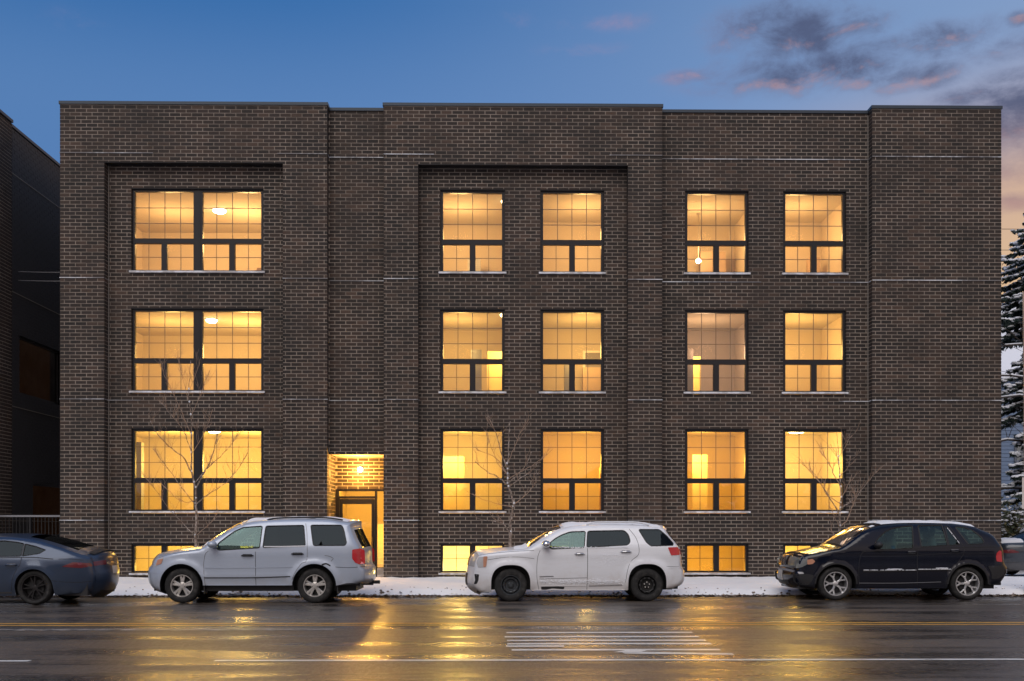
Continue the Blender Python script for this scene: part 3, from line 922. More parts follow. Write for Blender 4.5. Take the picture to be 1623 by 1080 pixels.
# free-standing pillars and cupboards that show behind the glass
for (x0, x1, y_, z0, z1, m_) in ((-10.86, -10.58, 31.0, 1.73, 4.12, "pillar_grey"), (-.82, -.50, 31.4, 4.96, 6.95, "pillar_grey"), (2.0, 2.18, 31.4, 4.96, 6.6, "pillar_grey"),
                                (2.62, 3.5, 32.2, 4.96, 6.55, "door_wood"), (-.95, -.55, 32.4, 8.31, 9.95, "pillar_grey"), (6.3, 7.1, 32.4, 8.31, 10.2, "door_wood"),
                                (-7.35, -6.9, 31.8, 8.31, 9.5, "door_wood"), (5.45, 5.9, 31.4, 4.96, 7.0, "door_grey"), (9.55, 9.9, 31.9, 8.31, 9.9, "door_wood"), (3.05, 3.4, 31.2, 1.73, 3.4, "door_wood")):
    MB().box(x0, x1, y_, y_+.25, z0, z1).build("cupboard" if m_ == "door_wood" else "inner_pillar", m_, bld, off=OFF)
fixture(-8.44, ROOM_Y0+2.1, 11.215, "round flush ceiling lamp behind the top floor twin window", True, .2)
fixture(-8.62, ROOM_Y0+1.9, 7.855, "round flush ceiling lamp behind the middle floor twin window", True, .17)
fixture(-8.43, ROOM_Y0+1.5, 4.495, "round flush ceiling lamp behind the ground floor twin window", True, .19)
fixture(6.14, ROOM_Y0+2.3, 11.215, "bare glowing globe hanging behind the top floor window right of centre", True, .06, 1.38)
fixture(8.86, ROOM_Y0+1.25, 4.495, "wide flush ceiling lamp behind the rightmost ground floor window", True, .28)
fixture(.28, ROOM_Y0+1.1, 11.215, "flush ceiling lamp glowing at the edge of the third top floor window", False, .2)
fixture(.25, ROOM_Y0+1.0, 7.855, "flush ceiling lamp at the edge of the middle floor window above the white car", False, .2)
# entrance lamp on the wall over the door
t_ = thing("wall_lamp", (-4.01, DX-.002, 3.27), "bright round wall lamp over the entrance door", "lamp")
b = MB(); b.lathe([(.001, 0), (.06, 0), (.06, -.02), (.001, -.02)], 16, 'Y'); b.build("back_plate", "fixture_metal", t_)
b = MB(); b.ball((0, -.10, 0), .075, 14, 10); b.build("globe", "fixture_hot", t_, smooth=True)
point(-4.01, DX-.45, 3.20, 190, (1.0, .49, .09), .075)
point(-3.9, DX+1.0, 2.75, 230, (1.0, .54, .085), .1)

# ================================================================== neighbouring building across the alley
nb = thing("neighbour_building", (-20, 29.1, .1), "dark brick building at the left edge with dim amber side windows", "building")
NO = (-20, 29.1, .1)
NX = -14.05
store = bricks; bricks = []
def nside(a, b, r, s, deep): bricks.append((NX-.10, NX+rnd.uniform(-.003, .003), a, b, r, s, False))
brick_run(28.93, 30.28, Z0, TOPP, [], nside)
nwin = [(31.1, 34.0, 5.55, 7.30), (32.0, 35.0, 1.3, 2.95)]
NX2 = NX-.16
def nside2(a, b, r, s, deep): bricks.append((NX2-.10, NX2+rnd.uniform(-.003, .003), a, b, r, s, False))
brick_run(30.28, 38, Z0, TOPP, nwin, nside2)
mb = MB()
for (x0, x1, y0, y1, z0, z1, f) in bricks: mb.box(x0, x1, y0, y1, z0, z1, 1 if x1 > NX-.08 else 0)
tag(mb.build("brickwork", ["alley_wall", BR[0]], nb, off=NO), kind='stuff')
bricks = store
mb = MB()
mb.box(-26, NX-MR, 28.94, 30.27, 0, 13.2, 0)
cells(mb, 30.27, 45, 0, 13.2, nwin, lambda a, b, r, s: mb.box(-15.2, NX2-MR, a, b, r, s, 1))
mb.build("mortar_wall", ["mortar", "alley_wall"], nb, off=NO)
MB().box(-26, NX+.03, 28.90, 30.30, 13.285, 13.367).build("coping", "coping_metal", nb, off=NO)
MB().box(-16, NX2+.03, 30.301, 45, 13.285, 13.367).build("coping", "coping_metal", nb, off=NO)
for b in BANDS:
    MB().box(NX2-.01, NX2+.016, 30.3, 45, b-.01, b+.011).build("ledge", "sealant", nb, off=NO)
for (a, b, c, d) in nwin:
    w = MB(); w.box(NX2-.12, NX2-.06, a, a+.07, c, d); w.box(NX2-.12, NX2-.06, b-.07, b, c, d); w.box(NX2-.12, NX2-.06, a+.07, b-.07, c, c+.07); w.box(NX2-.12, NX2-.06, a+.07, b-.07, d-.07, d)
    fr = w.build("window", "bronze_frame", nb, off=NO)
    MB().box(NX2-.10, NX2-.094, a+.06, b-.06, c+.06, d-.06).build("pane", "dark_glass", fr, off=NO)
    MB().box(NX2-.36, NX2-.34, a-.02, b+.02, c-.02, d+.02).build("curtain", "curtain_amber_glow", fr, off=NO)
# iron fence with frosted rail closing the alley
fn = thing("iron_fence", (-13.1, 29.32, .1), "black iron fence with a frosted top rail closing the alley", "fence")
fo = (-13.1, 29.32, .1)
MB().box(-14.02, -12.14, 29.29, 29.34, 1.88, 1.93).build("top_rail", "iron_frost", fn, off=fo)
MB().box(-14.02, -12.14, 29.30, 29.33, .30, .34).build("bottom_rail", "black_iron", fn, off=fo)
first = None
for i in range(19):
    x = -13.98+i*.1
    if first is None:
        first = MB().box(-.009, .009, -.009, .009, 0, 1.62).build("picket", "black_iron", fn); o = first
    else:
        o = first.copy(); COL.objects.link(o); o.parent = fn
    o.location = (x-fo[0], -.005, .16)
mbp = MB(); mbp.box(-12.19, -12.14, 29.28, 29.35, .05, 1.95); mbp.box(-14.02, -13.97, 29.28, 29.35, .05, 1.95); mbp.box(-13.12, -13.07, 29.28, 29.35, .05, 1.879)
mbp.build("post", "black_iron", fn, off=fo)
# two cables slung across the alley
for k, z in enumerate((9.16, 8.90)):
    c_ = MB(); c_.tube([(-14.2+i*.25, 31.0, z-.02*math.sin(i/8.4*3.14)) for i in range(10)], .012, 5)
    tag(c_.build("alley_cable", "iron_frost"), ("upper" if k == 0 else "lower")+" of two thin cables slung across the alley", "cable")
# ================================================================== cars
def catmull(pts, step=.05, closed=False):
    P_ = [Vector(p) for p in pts]; out = []
    n = len(P_)
    for i in range(n-1):
        p0 = P_[i-1] if i > 0 else P_[i]*2-P_[i+1]
        p1, p2 = P_[i], P_[i+1]
        p3 = P_[i+2] if i+2 < n else P_[i+1]*2-P_[i]
        k = max(1, int((p2-p1).length/step+.5))
        for j in range(k):
            t = j/k
            out.append(.5*((2*p1)+(p2-p0)*t+(2*p0-5*p1+4*p2-p3)*t*t+(3*p1-p0-3*p2+p3)*t**3))
    out.append(P_[-1])
    return out
def seg_d(p, a, b):
    ab = b-a; l = ab.length_squared
    t = 0 if l < 1e-12 else max(0, min(1, (p-a).dot(ab)/l))
    return (p-(a+ab*t)).length
def path_d(p, path):
    return min(seg_d(p, path[i], path[i+1]) for i in range(len(path)-1))
def inside(p, poly):
    c = False; n = len(poly); x, y = p[0], p[1]
    j = n-1
    for i in range(n):
        xi, yi = poly[i][0], poly[i][1]; xj, yj = poly[j][0], poly[j][1]
        if (yi > y) != (yj > y) and x < (xj-xi)*(y-yi)/(yj-yi)+xi: c = not c
        j = i
    return c
def dens(poly, step=.06):
    out = []; n = len(poly)
    for i in range(n):
        a, b = Vector(poly[i]), Vector(poly[(i+1) % n])
        k = max(1, int((b-a).length/step))
        out += [a+(b-a)*(j/k) for j in range(k)]
    return out
def round_poly(poly, r=.03, steps=3):
    """cut and round the corners of a closed polygon"""
    n = len(poly); out = []
    for i in range(n):
        a, b, c = Vector(poly[i-1]), Vector(poly[i]), Vector(poly[(i+1) % n])
        d1 = (a-b); d2 = (c-b); r1 = min(r, d1.length*.45, d2.length*.45)
        p, q = b+d1.normalized()*r1, b+d2.normalized()*r1
        for k in range(steps+1):
            t = k/steps; out.append(p*(1-t)**2+b*2*t*(1-t)+q*t*t)
    return out

class Car:
    def __init__(s, name, loc, label, spec):
        s.sp = spec; s.root = thing(name, loc, label, spec.get('cat', 'car'), spec.get('group', 'cars parked along the kerb'))
        s.W0 = spec['W0']; s.zb = spec['zb']; s.tum = spec['tum']
        ef, er = spec.get('ends', (0, 0))
        ol = [(x+ef if x < -.4 else (x+er if x > spec['arches'][1][0]+.4 else x), z) for x, z in spec['outline']]
        spec['outline'] = ol
        s.out = catmull(ol, .045)
        s.xf = min(p.x for p in s.out); s.xr = max(p.x for p in s.out)
        s.rr = spec.get('r', .09)
        # arches
        s.arches = []
        for (cx, rz, ra, zc, pw) in spec['arches']:
            pts = []
            for k in range(25):
                a = math.pi*k/24
                ca, sa = math.cos(a), math.sin(a)
                pts.append(Vector((cx+ra*math.copysign(abs(ca)**pw, ca), zc+(rz)*abs(sa)**pw)))
            # extend legs downward to the bottom edge
            s.arches.append(pts)
        s.zrock = spec['zrock']
        fr, rr_ = s.arches[0], s.arches[1]
        def legs(pts):
            zr = s.zrock(pts[0].x) if callable(s.zrock) else s.zrock
            zl = spec.get('zfront', s.zrock) if pts is fr else s.zrock
            zrr = spec.get('zrear', s.zrock) if pts is rr_ else s.zrock
            P2 = [p for p in pts if p.y > (zrr+.01 if p.x > pts[12].x else zl+.01)]
            a, b = P2[0], P2[-1]
            return [Vector((a.x, zrr))] + P2 + [Vector((b.x, zl))]
        s.leg_f = legs(fr); s.leg_r = legs(rr_)
        s.poly = s.out + s.leg_r + s.leg_f      # rear bottom -> rear arch (rear leg first) -> front arch -> close
        n = len(s.out); s.nrm = []
        for i in range(n):
            a = s.out[max(0, i-2)]; b = s.out[min(n-1, i+2)]
            d = (b-a).normalized(); s.nrm.append(Vector((-d.y, d.x)))
        s.spans()
    def spans(s): pass
    def base(s, x, z):
        b = s.W0; z0 = .72
        if z > s.zb: b -= .012+(z-s.zb)*s.tum + (z-s.zb)**2*.12
        elif z > z0: b -= .012*((z-z0)/(s.zb-z0))**2
        else: b -= s.sp.get('tuck', .05)*((z0-z)/.42)**2
        Lf, af, Lr, ar = s.sp['taper']
        f = max(0, (s.xf+Lf-x)/Lf); b -= af*f**2.3
        f = max(0, (x-(s.xr-Lr))/Lr); b -= ar*f**2.3
        return b
    def y(s, x, z, rounding=True):
        b = s.base(x, z); p = Vector((x, z))
        if rounding:
            d = path_d(p, s.out)
            if d < s.rr: b -= s.rr*.85*(1-math.sqrt(max(0, 1-(1-d/s.rr)**2)))
            if z < 1.0:
                fl = s.sp.get('flare', .018)
                for i, arch in enumerate(s.arches):
                    if abs(x-arch[12].x) < .7:
                        d2 = path_d(p, arch); w = s.sp.get('flare_w', .085)
                        if d2 < w: b += fl*(1-(d2/w)**2)
        for (zc, w, a, x0, x1) in s.sp.get('crease', ()):
            if x0-.2 < x < x1+.2:
                e = min(1, max(0, (x-x0+.2)/.2), max(0, (x1+.2-x)/.2))
                b += a*max(0, min(1, (x1+.2-x)/.4, (x-x0+.2)/.4))*math.exp(-((z-zc)/w)**2)
        return b
    def cdt(s, outer, others, step):
        P_ = []; E_ = []
        def addpoly(q, closed=True):
            b = len(P_); P_.extend(Vector((p[0], p[1])) for p in q)
            m = len(q)
            for i in range(m if closed else m-1): E_.append((b+i, b+(i+1) % m))
        addpoly(outer)
        for q in others: addpoly(q)
        x0 = min(p[0] for p in outer); x1 = max(p[0] for p in outer); z0 = min(p[1] for p in outer); z1 = max(p[1] for p in outer)
        nx = max(1, int((x1-x0)/step)); nz = max(1, int((z1-z0)/step))
        for i in range(nx+1):
            for j in range(nz+1):
                p = Vector((x0+(x1-x0)*(i+.5*(j % 2))/nx, z0+(z1-z0)*j/nz))
                if inside(p, outer): P_.append(p)
        return P_, E_
    def side_sheet(s, outer, holes, regions, step=.06, extra=()):
        """regions: list of polygons; returns dict idx->(verts, tris); -1 is the rest"""
        P_, E_ = s.cdt(outer, list(holes)+list(regions), step)
        P_ += list(extra)
        r = delaunay_2d_cdt(P_, E_, [], 0, 1e-5)
        vs, fs = r[0], r[2]
        res = {}
        for f in fs:
            c = sum((vs[i] for i in f), Vector((0, 0)))/len(f)
            if not inside(c, outer) or any(inside(c, h) for h in holes): continue
            k = -1
            for i, g in enumerate(regions):
                if inside(c, g): k = i; break
            res.setdefault(k, []).append(tuple(f))
        return vs, res
    def mesh_from(s, vs, fs, off, sides=(1, -1), yfun=None, dx=0, fn=None):
        mb = MB()
        for sd in sides:
            m_ = {}
            for f in fs:
                ids = []
                for i in f:
                    if i not in m_:
                        p = vs[i]; m_[i] = len(mb.v)
                        yy = (fn or s.y)(p.x, p.y)+off
                        mb.v.append((p.x, -sd*yy, p.y))
                    ids.append(m_[i])
                a, b, c = [Vector(mb.v[i]) for i in ids[:3]]
                nrm = (b-a).cross(c-a)
                if nrm.y*(-sd) < 0: ids = ids[::-1]
                mb.f.append(tuple(ids)); mb.m.append(0)
        return mb
    def patch(s, poly, off, name, mat_, parent, sides=(1, -1), step=.07, rim=.0):
        poly = dens(poly, .05)
        vs, res = s.side_sheet(poly, [], [], step)
        mb = s.mesh_from(vs, res.get(-1, []), off, sides)
        if rim:
            for sd in sides:
                n = len(poly)
                for i in range(n):
                    a, b = poly[i], poly[(i+1) % n]
                    ya, yb = s.y(a.x, a.y)+off, s.y(b.x, b.y)+off
                    mb.face([(a.x, -sd*ya, a.y), (b.x, -sd*yb, b.y), (b.x, -sd*(yb-rim), b.y), (a.x, -sd*(ya-rim), a.y)])
        o = mb.build(name, mat_, parent); return auto_smooth(o, 35)
    def ribbon(s, mb, pts, w, off, sides=(1, -1), closed=False):
        q = [Vector(p) for p in pts]
        q = (dens(q, .06) + [q[0]]) if closed else [p for p in catmull(q, .05)]
        n = len(q)
        for sd in sides:
            ring = []
            for i in range(n):
                d = (q[min(n-1, i+1)]-q[max(0, i-1)])
                if closed and (i == 0 or i == n-1): d = q[1]-q[n-2]
                d = d.normalized() if d.length > 0 else Vector((1, 0))
                nn = Vector((-d.y, d.x))*w/2
                yy = s.y(q[i].x, q[i].y)+off
                ring.append(((q[i].x-nn.x, -sd*yy, q[i].y-nn.y), (q[i].x+nn.x, -sd*yy, q[i].y+nn.y)))
            for i in range(n-1):
                mb.face([ring[i][0], ring[i+1][0], ring[i+1][1], ring[i][1]])
    # cross surface
    def cross_pt(s, i, v, off=0.0):
        p = s.out[i]; nr = s.nrm[i]
        bf, bt, br = s.sp['bow']
        b = bf*max(0, -nr.x)**1.0 + bt*max(0, nr.y) + br*max(0, nr.x) + .02*max(0, -nr.y)
        ye = s.y(p.x, p.y)
        k = (1-abs(v)**2.4)*b + off
        return (p.x+nr.x*k, v*ye, p.y+nr.y*k)
    def cross(s, i0, i1, v0=-1, v1=1, off=0.0, nv=14):
        mb = MB(); rows = []
        for i in range(i0, i1+1):
            rows.append([s.cross_pt(i, v0+(v1-v0)*j/nv, off) for j in range(nv+1)])
        b = 0
        for r_ in rows: mb.v += r_
        m = nv+1
        for i in range(len(rows)-1):
            for j in range(nv):
                a = i*m+j
                mb.f.append((a, a+1, a+m+1, a+m)); mb.m.append(0)
        return mb
    def idx(s, x, z):
        p = Vector((x, z))
        return min(range(len(s.out)), key=lambda i: (s.out[i]-p).length)

def make_wheel(parent, x, z, yside, y, rt, rr_, width, style, sd, mats, offset=.0):
    """sd=-1: towards the camera (-Y side). mesh axis Y"""
    n = 40
    w = width/2
    # tyre
    tb = MB()
    prof = [(rr_*.97, -w*.80), (rr_*1.0, -w*.90), (rr_+(rt-rr_)*.22, -w*.99), (rr_+(rt-rr_)*.55, -w*1.0), (rt-.030, -w*.93), (rt-.010, -w*.80), (rt, -w*.55),
            (rt, -w*.2), (rt-.008, -w*.18), (rt-.008, -w*.12), (rt, -w*.10), (rt, w*.10), (rt-.008, w*.12), (rt-.008, w*.18), (rt, w*.2), (rt, w*.55), (rt-.010, w*.80), (rt-.03, w*.93), (rr_+(rt-rr_)*.5, w), (rr_, w*.85)]
    tb.lathe(prof, n, 'Y')
    # rim
    rb = MB()
    o = sd      # outward sign
    def L(prof_, mi=0, n_=n): rb.lathe([(r, o*h) for r, h in prof_], n_, 'Y', mi=mi)
    L([(rr_*.98, w*.84), (rr_*.985, w*.90), (rr_*.93, w*.90), (rr_*.90, w*.80), (rr_*.86, w*.3), (rr_*.84, -w*.5)])
    yf = w*.62
    def spoke(a0, a1, r0, r1, w0, w1, y0_, y1_, th=.03, mi=0):
        """tapered spoke between angle a0 at r0 and a1 at r1"""
        c0, s0, c1, s1 = math.cos(a0), math.sin(a0), math.cos(a1), math.sin(a1)
        p0 = Vector((r0*c0, 0, r0*s0)); p1 = Vector((r1*c1, 0, r1*s1))
        d = (p1-p0).normalized(); nn = Vector((-d.z, 0, d.x))
        A = [p0-nn*w0/2, p0+nn*w0/2, p1+nn*w1/2, p1-nn*w1/2]
        ys = [y0_, y0_, y1_, y1_]
        top = [(q.x+(0), o*yy, q.z) for q, yy in zip(A, ys)]
        b = len(rb.v)
        # chamfered: inner raised face narrower
        C = [p0-nn*w0*.3, p0+nn*w0*.3, p1+nn*w1*.3, p1-nn*w1*.3]
        rb.v += [(q.x, o*(yy-th), q.z) for q, yy in zip(A, ys)] + [(q.x, o*(yy-.008), q.z) for q, yy in zip(A, ys)] + [(q.x, o*yy, q.z) for q, yy in zip(C, ys)]
        for k in range(4):
            k2 = (k+1) % 4
            rb.f.append((b+k, b+k2, b+4+k2, b+4+k)); rb.m.append(mi)
            rb.f.append((b+4+k, b+4+k2, b+8+k2, b+8+k)); rb.m.append(mi)
        rb.f.append((b+8, b+9, b+10, b+11)); rb.m.append(mi)
    R1 = rr_*.92
    if style == 'five':
        for k in range(5):
            a = math.pi/2+k*2*math.pi/5
            spoke(a-.13, a-.17, .045, R1, .042, .05, yf, yf-.004); spoke(a+.13, a+.17, .045, R1, .042, .05, yf, yf-.004)
            spoke(a, a, .05, R1*.55, .05, .02, yf-.006, yf-.012)
        L([(.075, yf-.03), (.075, yf), (.05, yf+.008), (.03, yf+.010), (.001, yf+.010)], 0, 20)
    elif style == 'wye':
        for k in range(5):
            a = math.pi/2+.3+k*2*math.pi/5
            spoke(a, a, .04, R1*.55, .045, .04, yf, yf-.004)
            spoke(a, a+.26, R1*.52, R1, .036, .034, yf-.004, yf); spoke(a, a-.26, R1*.52, R1, .036, .034, yf-.004, yf)
        L([(.06, yf-.03), (.06, yf), (.035, yf+.010), (.001, yf+.012)], 0, 20)
    elif style == 'twin':
        for k in range(5):
            a = math.pi/2+.2+k*2*math.pi/5
            spoke(a-.10, a-.20, .05, R1, .03, .03, yf, yf); spoke(a+.10, a+.20, .05, R1, .03, .03, yf, yf)
        L([(.06, yf-.03), (.06, yf-.002), (.03, yf+.006), (.001, yf+.006)], 0, 20)
    else:   # pressed steel
        L([(rr_*.88, yf-.05), (rr_*.80, yf-.015), (rr_*.70, yf), (rr_*.60, yf-.01), (rr_*.50, yf-.045), (rr_*.34, yf-.05), (rr_*.30, yf-.02), (.04, yf-.015), (.035, yf+.005), (.001, yf+.005)])
        for k in range(10):
            a = k*2*math.pi/10
            c_ = (rr_*.70*math.cos(a), o*(yf+.002), rr_*.70*math.sin(a))
            rb.lathe([(.001, o*.001), (.020, o*.001), (.024, -o*.004)], 10, 'Y', c=c_, mi=1)
        for k in range(5):
            a = k*2*math.pi/5+.3
            rb.lathe([(.011, -o*.03), (.011, o*.012), (.001, o*.016)], 8, 'Y', c=(.057*math.cos(a), o*(yf-.012), .057*math.sin(a)), mi=2)
    # lug nuts
    if style != 'steel':
        for k in range(5):
            a = k*2*math.pi/5+math.pi/2+.63
            rb.lathe([(.009, o*.0), (.009, o*.012), (.001, o*.014)], 6, 'Y', c=(.055*math.cos(a), o*(yf-.002), .055*math.sin(a)), mi=1)
    wh = rb.build("wheel", mats, parent); auto_smooth(wh, 30); wh.location = (x, yside*y, z)
    t_ = tb.build("tyre", "tyre_rubber", wh); auto_smooth(t_, 35)
    db = MB(); db.lathe([(.001, o*(w*.05)), (rr_*.62, o*(w*.05)), (rr_*.62, -o*.02), (rr_*.84, -o*.021), (rr_*.84, -o*.04)], 24, 'Y')
    d_ = db.build("brake_disc", "cabin_dark", wh)
    return wh

def seat(mb, x, y, zb, h=.62, w=.25):
    for (a, b, z0, z1, ww) in ((x, x+.14, zb, zb+h, w), (x+.04, x+.13, zb+h+.03, zb+h+.22, w*.5)):
        mb.ball(((a+b)/2+.03, y, (z0+z1)/2), 1, 10, 8, 0, ((b-a)/2*1.15, ww, (z1-z0)/2*1.12))

def build_car(name, loc, label, sp):
    c = Car(name, loc, label, sp); root = c.root
    holes = [round_poly(w['poly'], w.get('rad', .04)) for w in sp['windows']]
    holes = [dens(h, .07) for h in holes]
    doors = [dens([Vector(p) for p in d['poly']], .06) for d in sp['doors']]
    # body and doors, one sheet split
    extra = []
    n = len(c.out)
    for i in range(0, n):
        for d in (.006, .02, .045, .08):
            p = c.out[i]-c.nrm[i]*d
            if inside(p, c.poly) and not any(inside(p, h) for h in holes): extra.append(p)
    for arch in c.arches:
        m = arch[12]
        for p in arch:
            for d in (.02, .05, .09):
                q = p + (p-Vector((m.x, c.sp['arches'][0][3]))).normalized()*d
                if inside(q, c.poly): extra.append(q)
    doors_in = doors
    vs, res = c.side_sheet(c.poly, holes, doors_in, .065, extra)
    paint = sp['paint']
    mb = c.mesh_from(vs, res.get(-1, []), 0)
    # cross surface: everything except glass bays
    i_ws = (c.idx(*sp['shield'][0]), c.idx(*sp['shield'][1]))
    i_rw = (c.idx(*sp['rear_glass'][0]), c.idx(*sp['rear_glass'][1]))
    vw = sp.get('pillar', .90)
    parts = [(0, i_ws[0], -1, 1), (i_ws[0], i_ws[1], -1, -vw), (i_ws[0], i_ws[1], vw, 1), (i_ws[1], i_rw[0], -1, 1),
             (i_rw[0], i_rw[1], -1, -vw), (i_rw[0], i_rw[1], vw, 1), (i_rw[1], n-1, -1, 1)]
    for (a, b, v0, v1) in parts:
        m = c.cross(a, b, v0, v1, 0, 16 if v1-v0 > 1 else 3)
        k = len(mb.v); mb.v += m.v; mb.f += [tuple(k+q for q in f) for f in m.f]; mb.m += m.m
    body = mb.build("body", paint, root); auto_smooth(body, 38)
    w_ = c.cross(i_ws[0]-1, i_ws[1]+1, -vw-.01, vw+.01, -.008, 12).build("windshield", sp.get('shield_glass', "car_glass_shield"), root, True)
    w_ = c.cross(i_rw[0]-1, i_rw[1]+1, -vw-.01, vw+.01, -.008, 12).build("rear_window", sp.get('rear_glass_mat', "car_glass_privacy"), root, True)
    # doors
    dobs = []
    for i, d in enumerate(sp['doors']):
        fs = res.get(i, [])
        do = c.mesh_from(vs, fs, .0, (1,)).build("door", paint, root); auto_smooth(do, 38)
        do2 = c.mesh_from(vs, fs, .0, (-1,)).build("door", paint, root); auto_smooth(do2, 38)
        dobs.append((do, do2))
        for sd, dd in ((1, do), (-1, do2)):
            rb = MB(); c.ribbon(rb, d['seam'], sp.get('seam_w', .010), .0015, (sd,))
            rb.build("seam", sp.get('seam', "seam_dark"), dd)
            if 'handle' in d:
                hx, hz, hl = d['handle']; hb = MB()
                yy = c.y(hx, hz)
                hb.tube([(hx-hl/2, -sd*(yy+.002), hz), (hx-hl/2+.02, -sd*(yy+.03), hz+.004), (hx, -sd*(yy+.036), hz+.006), (hx+hl/2-.02, -sd*(yy+.03), hz+.004), (hx+hl/2, -sd*(yy+.002), hz)], [.012, .014, .015, .014, .012], 8)
                hb.build("handle", sp['handle_mat'], dd, True)
                pb = c.patch(round_poly([(hx-hl*.42, hz-.022), (hx+hl*.42, hz-.022), (hx+hl*.42, hz+.03), (hx-hl*.42, hz+.03)], .02), .0012, "handle_cup", "seam_dark" if sp.get('dark_cup') else "seam_soft", dd, (sd,))
    # windows
    for i, w in enumerate(sp['windows']):
        for sd in (1, -1):
            par = root
            if w.get('door') is not None: par = dobs[w['door']][0 if sd == 1 else 1]
            poly = [Vector(p) for p in round_poly(w['poly'], w.get('rad', .04))]
            wo = c.patch(poly, -.010, "window", w['glass'], par, (sd,), .09)
            if par is root: spar = wo
            else: spar = par
            rb = MB(); q = dens(poly, .05); m = len(q)
            for k in range(m):
                a, b = q[k], q[(k+1) % m]
                ya, yb = c.y(a.x, a.y), c.y(b.x, b.y)
                rb.face([(a.x, -sd*(ya+.002), a.y), (b.x, -sd*(yb+.002), b.y), (b.x, -sd*(yb-.012), b.y), (a.x, -sd*(ya-.012), a.y)])
            c.ribbon(rb, poly, w.get('seal_w', .020), .0022, (sd,), True)
            rb.build("seal", w.get('seal', "seal_black"), spar)
    # wheel-arch liners, underbody
    lb = MB()
    for leg in (c.leg_f, c.leg_r):
        for sd in (1, -1):
            for k in range(len(leg)-1):
                a, b = leg[k], leg[k+1]
                ya, yb = c.y(a.x, a.y), c.y(b.x, b.y)
                lb.face([(a.x, -sd*(ya-.001), a.y), (b.x, -sd*(yb-.001), b.y), (b.x, -sd*.52, b.y), (a.x, -sd*.52, a.y)])
    lb.box(c.xf+.22, c.xr-.22, -.60, .60, .24, sp.get('floor_top', .80))
    lb.box(sp['arches'][0][0]+.45, sp['arches'][1][0]-.45, -(c.W0-.13), c.W0-.13, .25, .42)
    lb.box(c.xf+.10, sp['arches'][0][0]-.46, -(c.W0-.24), c.W0-.24, sp.get('zfront', .3)-.02, .5)
    lb.box(sp['arches'][1][0]+.48, c.xr-.12, -(c.W0-.22), c.W0-.22, sp.get('zrear', .3)-.02, .5)
    lb.build("underbody", "black_plastic", root)
    # cabin
    cb = MB()
    xs = sp['seats']; zb = sp.get('seat_z', .82)
    for x in xs[:1]:
        seat(cb, x, -.36, zb); seat(cb, x, .36, zb)
    for x in xs[1:]:
        seat(cb, x, -.38, zb, .55); seat(cb, x, .38, zb, .55); seat(cb, x, 0, zb, .5)
    sx = xs[0]-.42
    cb.lathe([(.17, -.012), (.185, 0), (.17, .012), (.155, 0)], 18, 'Y', c=(0, 0, 0), closed=True)
    # turn the steering wheel to face the driver
    k0 = len(cb.v)-18*4
    for i in range(k0, len(cb.v)):
        x, y, z = cb.v[i]; cb.v[i] = (sx + y*.9+z*.35, -.36+x, zb+.22+z*.9)
    cb.box(sx-.45, sx-.12, -.66, .66, .55, sp['zb']-.02)
    cb.box(sx-.12, sp['cabin_end'], -.62, .62, .55, .78)
    cb.build("cabin", "cabin_grey", root, True)
    # wheels
    for (x, wst) in zip((sp['arches'][0][0], sp['arches'][1][0]), sp['wheels']):
        for sd in (-1, 1):
            make_wheel(root, x, sp['rt'], sd, sp['track'], sp['rt'], sp['rim'], sp['tw'], wst[0], sd, wst[1])
    # light patches
    for (pname, poly, off, m_) in sp['patches']:
        par = root
        for sd in (1, -1):
            c.patch([Vector(p) for p in round_poly(poly, sp.get('prad', .02))], off, pname, m_, root, (sd,), .05, max(.004, off))
    for (pname, a, b, v0, v1, off, m_) in sp['cross_patches']:
        ia, ib = sorted((c.idx(*a), c.idx(*b)))
        m = c.cross(ia, ib, v0, v1, off, 8); nv = 9; rows = ib-ia+1
        # edges
        for seq in ([i*nv for i in range(rows)], [i*nv+8 for i in range(rows)], list(range(9)), [(rows-1)*nv+j for j in range(9)]):
            pts = [m.v[q] for q in seq]; base_ = len(m.v)
            cx_ = (c.xf+c.xr)/2
            inn = [(p[0]+math.copysign(.02, cx_-p[0])*(1 if off > 0 else 0), p[1], p[2]) for p in pts]
            m.v += inn
            for q in range(len(seq)-1): m.f.append((seq[q], seq[q+1], base_+q+1, base_+q)); m.m.append(0)
        o = m.build(pname, m_, root); auto_smooth(o, 35)
    # ribbons: mouldings
    for (pname, pts, w, off, m_) in sp.get('ribbons', ()):
        rb = MB(); c.ribbon(rb, pts, w, off); rb.build(pname, m_, root)
    # mirrors
    mx, mz, mm = sp['mirror']
    for sd in (1, -1):
        b = MB(); yy = c.y(mx, mz)
        b.ball((mx-.02, -sd*(yy+.13), mz+.045), 1, 14, 10, 0, (.095, .11, .078))
        b.tube([(mx+.03, -sd*(yy-.02), mz-.02), (mx, -sd*(yy+.09), mz)], [.035, .025], 6)
        b.build("side_mirror", mm, root, True)
    return c

def fx(cx, s, x0, gy):
    return lambda pts: [((x-x0)/s, (gy-y)/s) for x, y in pts]

